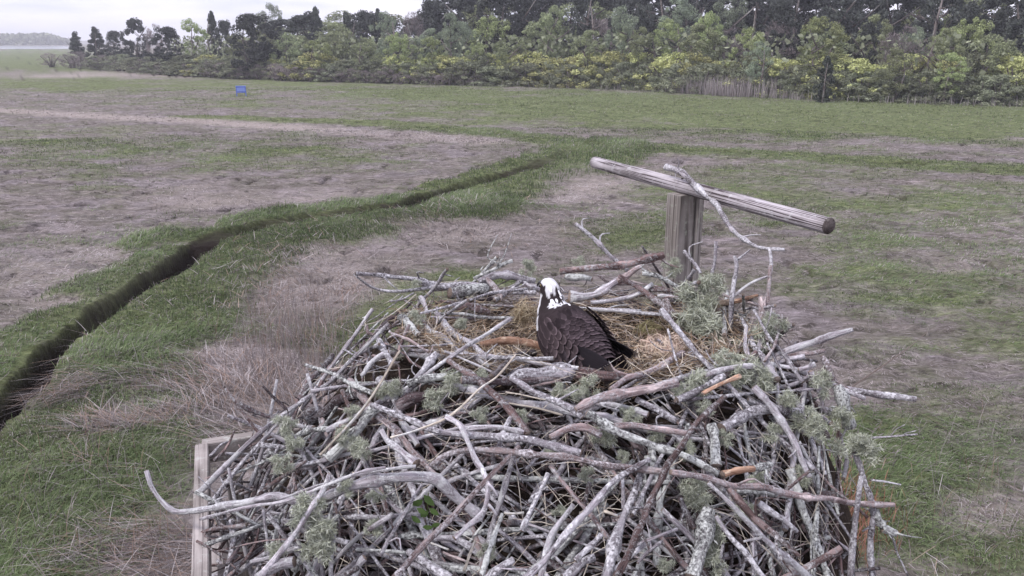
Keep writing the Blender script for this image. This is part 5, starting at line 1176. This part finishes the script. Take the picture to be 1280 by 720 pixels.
    link('mantle', mb.mesh('mantle'), MF, root, smooth=True)
    for sd in (1, -1):
        mb = MB()
        for row in range(5):       # lesser to greater coverts, each row lower and longer
            nb = 8
            for k in range(nb):
                f = k/(nb-1); t = .60-.42*f; a_ = math.pi/2-sd*(1.02+.20*row); a_ = a_ if sd > 0 else a_
                p, nr = surf(t, a_); l = .045+.011*row; d = back+np.array([0, 0, -.22-.08*row]); d = d-nr*(d@nr); v_ = rr.uniform(.6, 1.5)
                feather(mb, p+nr*(.010+.004*(4-row)), d, nr, l, l*.62, (.036*v_, .027*v_, .029*v_), 1.5)
        for k in range(9):         # secondaries
            t = .42-.028*k; a_ = math.pi/2-sd*(1.30+.05*k); p, nr = surf(max(t, .1), a_); d = back+np.array([-.3, -sd*.0, -.16]); v_ = rr.uniform(.8, 1.15)
            feather(mb, p+nr*(.011+.0012*k), d-nr*(d@nr)*.9, nr, .10+.004*k, .036, (.018*v_, .014*v_, .016*v_), 1.0)
        for k in range(7):         # primaries closing over the tail
            p, nr = surf(.22, math.pi/2-sd*(.95+.06*k)); p = p+nr*(.014-.001*k)+np.array([-.01*k*.3, 0, 0]); d = np.array([-1, -sd*(-.16)*1.0*(-1), -.08-.010*k]); d[1] = -sd*math.copysign(.10, 1)*1.0*(-1) if False else (-.11 if p[1] > 0 else .11)
            feather(mb, p, d, nr*.8+np.array([0, 0, .35]), .175-.008*k, .026, (.012, .010, .012), .25)
        link('wing', mb.mesh('wing'), MF, root, smooth=True)
    mb = MB()
    for k in range(9):
        s = (k-4)/4; feather(mb, np.array([-.115, s*.022, .080-.003*abs(k-4)]), np.array([-1, s*.20, -.11]), np.array([0, s*.35, 1.]), .185, .034, (.045, .036, .035) if k % 2 else (.062, .05, .047), .3)
    link('tail', mb.mesh('tail'), MF, root, smooth=True)
    # a little white showing at the bend of the wing and on the back
    for nm, (t, a_, l) in (('white_feather', (.20, math.pi/2+1.25, .022)), ('white_feather', (.60, math.pi/2-.15, .014))):
        mb = MB(); p, nr = surf(t, a_); feather(mb, p+nr*.022, back+np.array([0, 0, -.1]), nr, l, l*.55, (.62, .60, .62), 0); link(nm, mb.mesh(nm), MF, root)
    mb = MB(); tube(mb, spline([(.205, 0, .251), (.226, 0, .249), (.240, 0, .236), (.242, 0, .226)], 12), np.linspace(.0125, .0015, 12), 10, col=(.02, .02, .022)); link('beak', mb.mesh('beak'), col_mat('horn', .35, .5), root, smooth=True)
    ME = col_mat('eye_yellow', .15, .6)
    for sd in (1, -1):
        mb = MB(); c = np.array([.190, sd*.0325, .256]); V = []; F = []; col = []
        for i in range(7):
            for k in range(12):
                a_ = i/6*math.pi*.5; b_ = k/12*2*math.pi; V.append(c+.0068*np.array([math.sin(a_)*math.cos(b_), sd*math.cos(a_), math.sin(a_)*math.sin(b_)])); col.append((.01, .01, .01) if i < 5 else (.20, .13, .03))
        F = [[i*12+k, i*12+(k+1) % 12, (i+1)*12+(k+1) % 12, (i+1)*12+k] for i in range(6) for k in range(12)]; mb.add(V, F, np.array(col)); link('eye', mb.mesh('eye'), ME, root, smooth=True)
osprey()
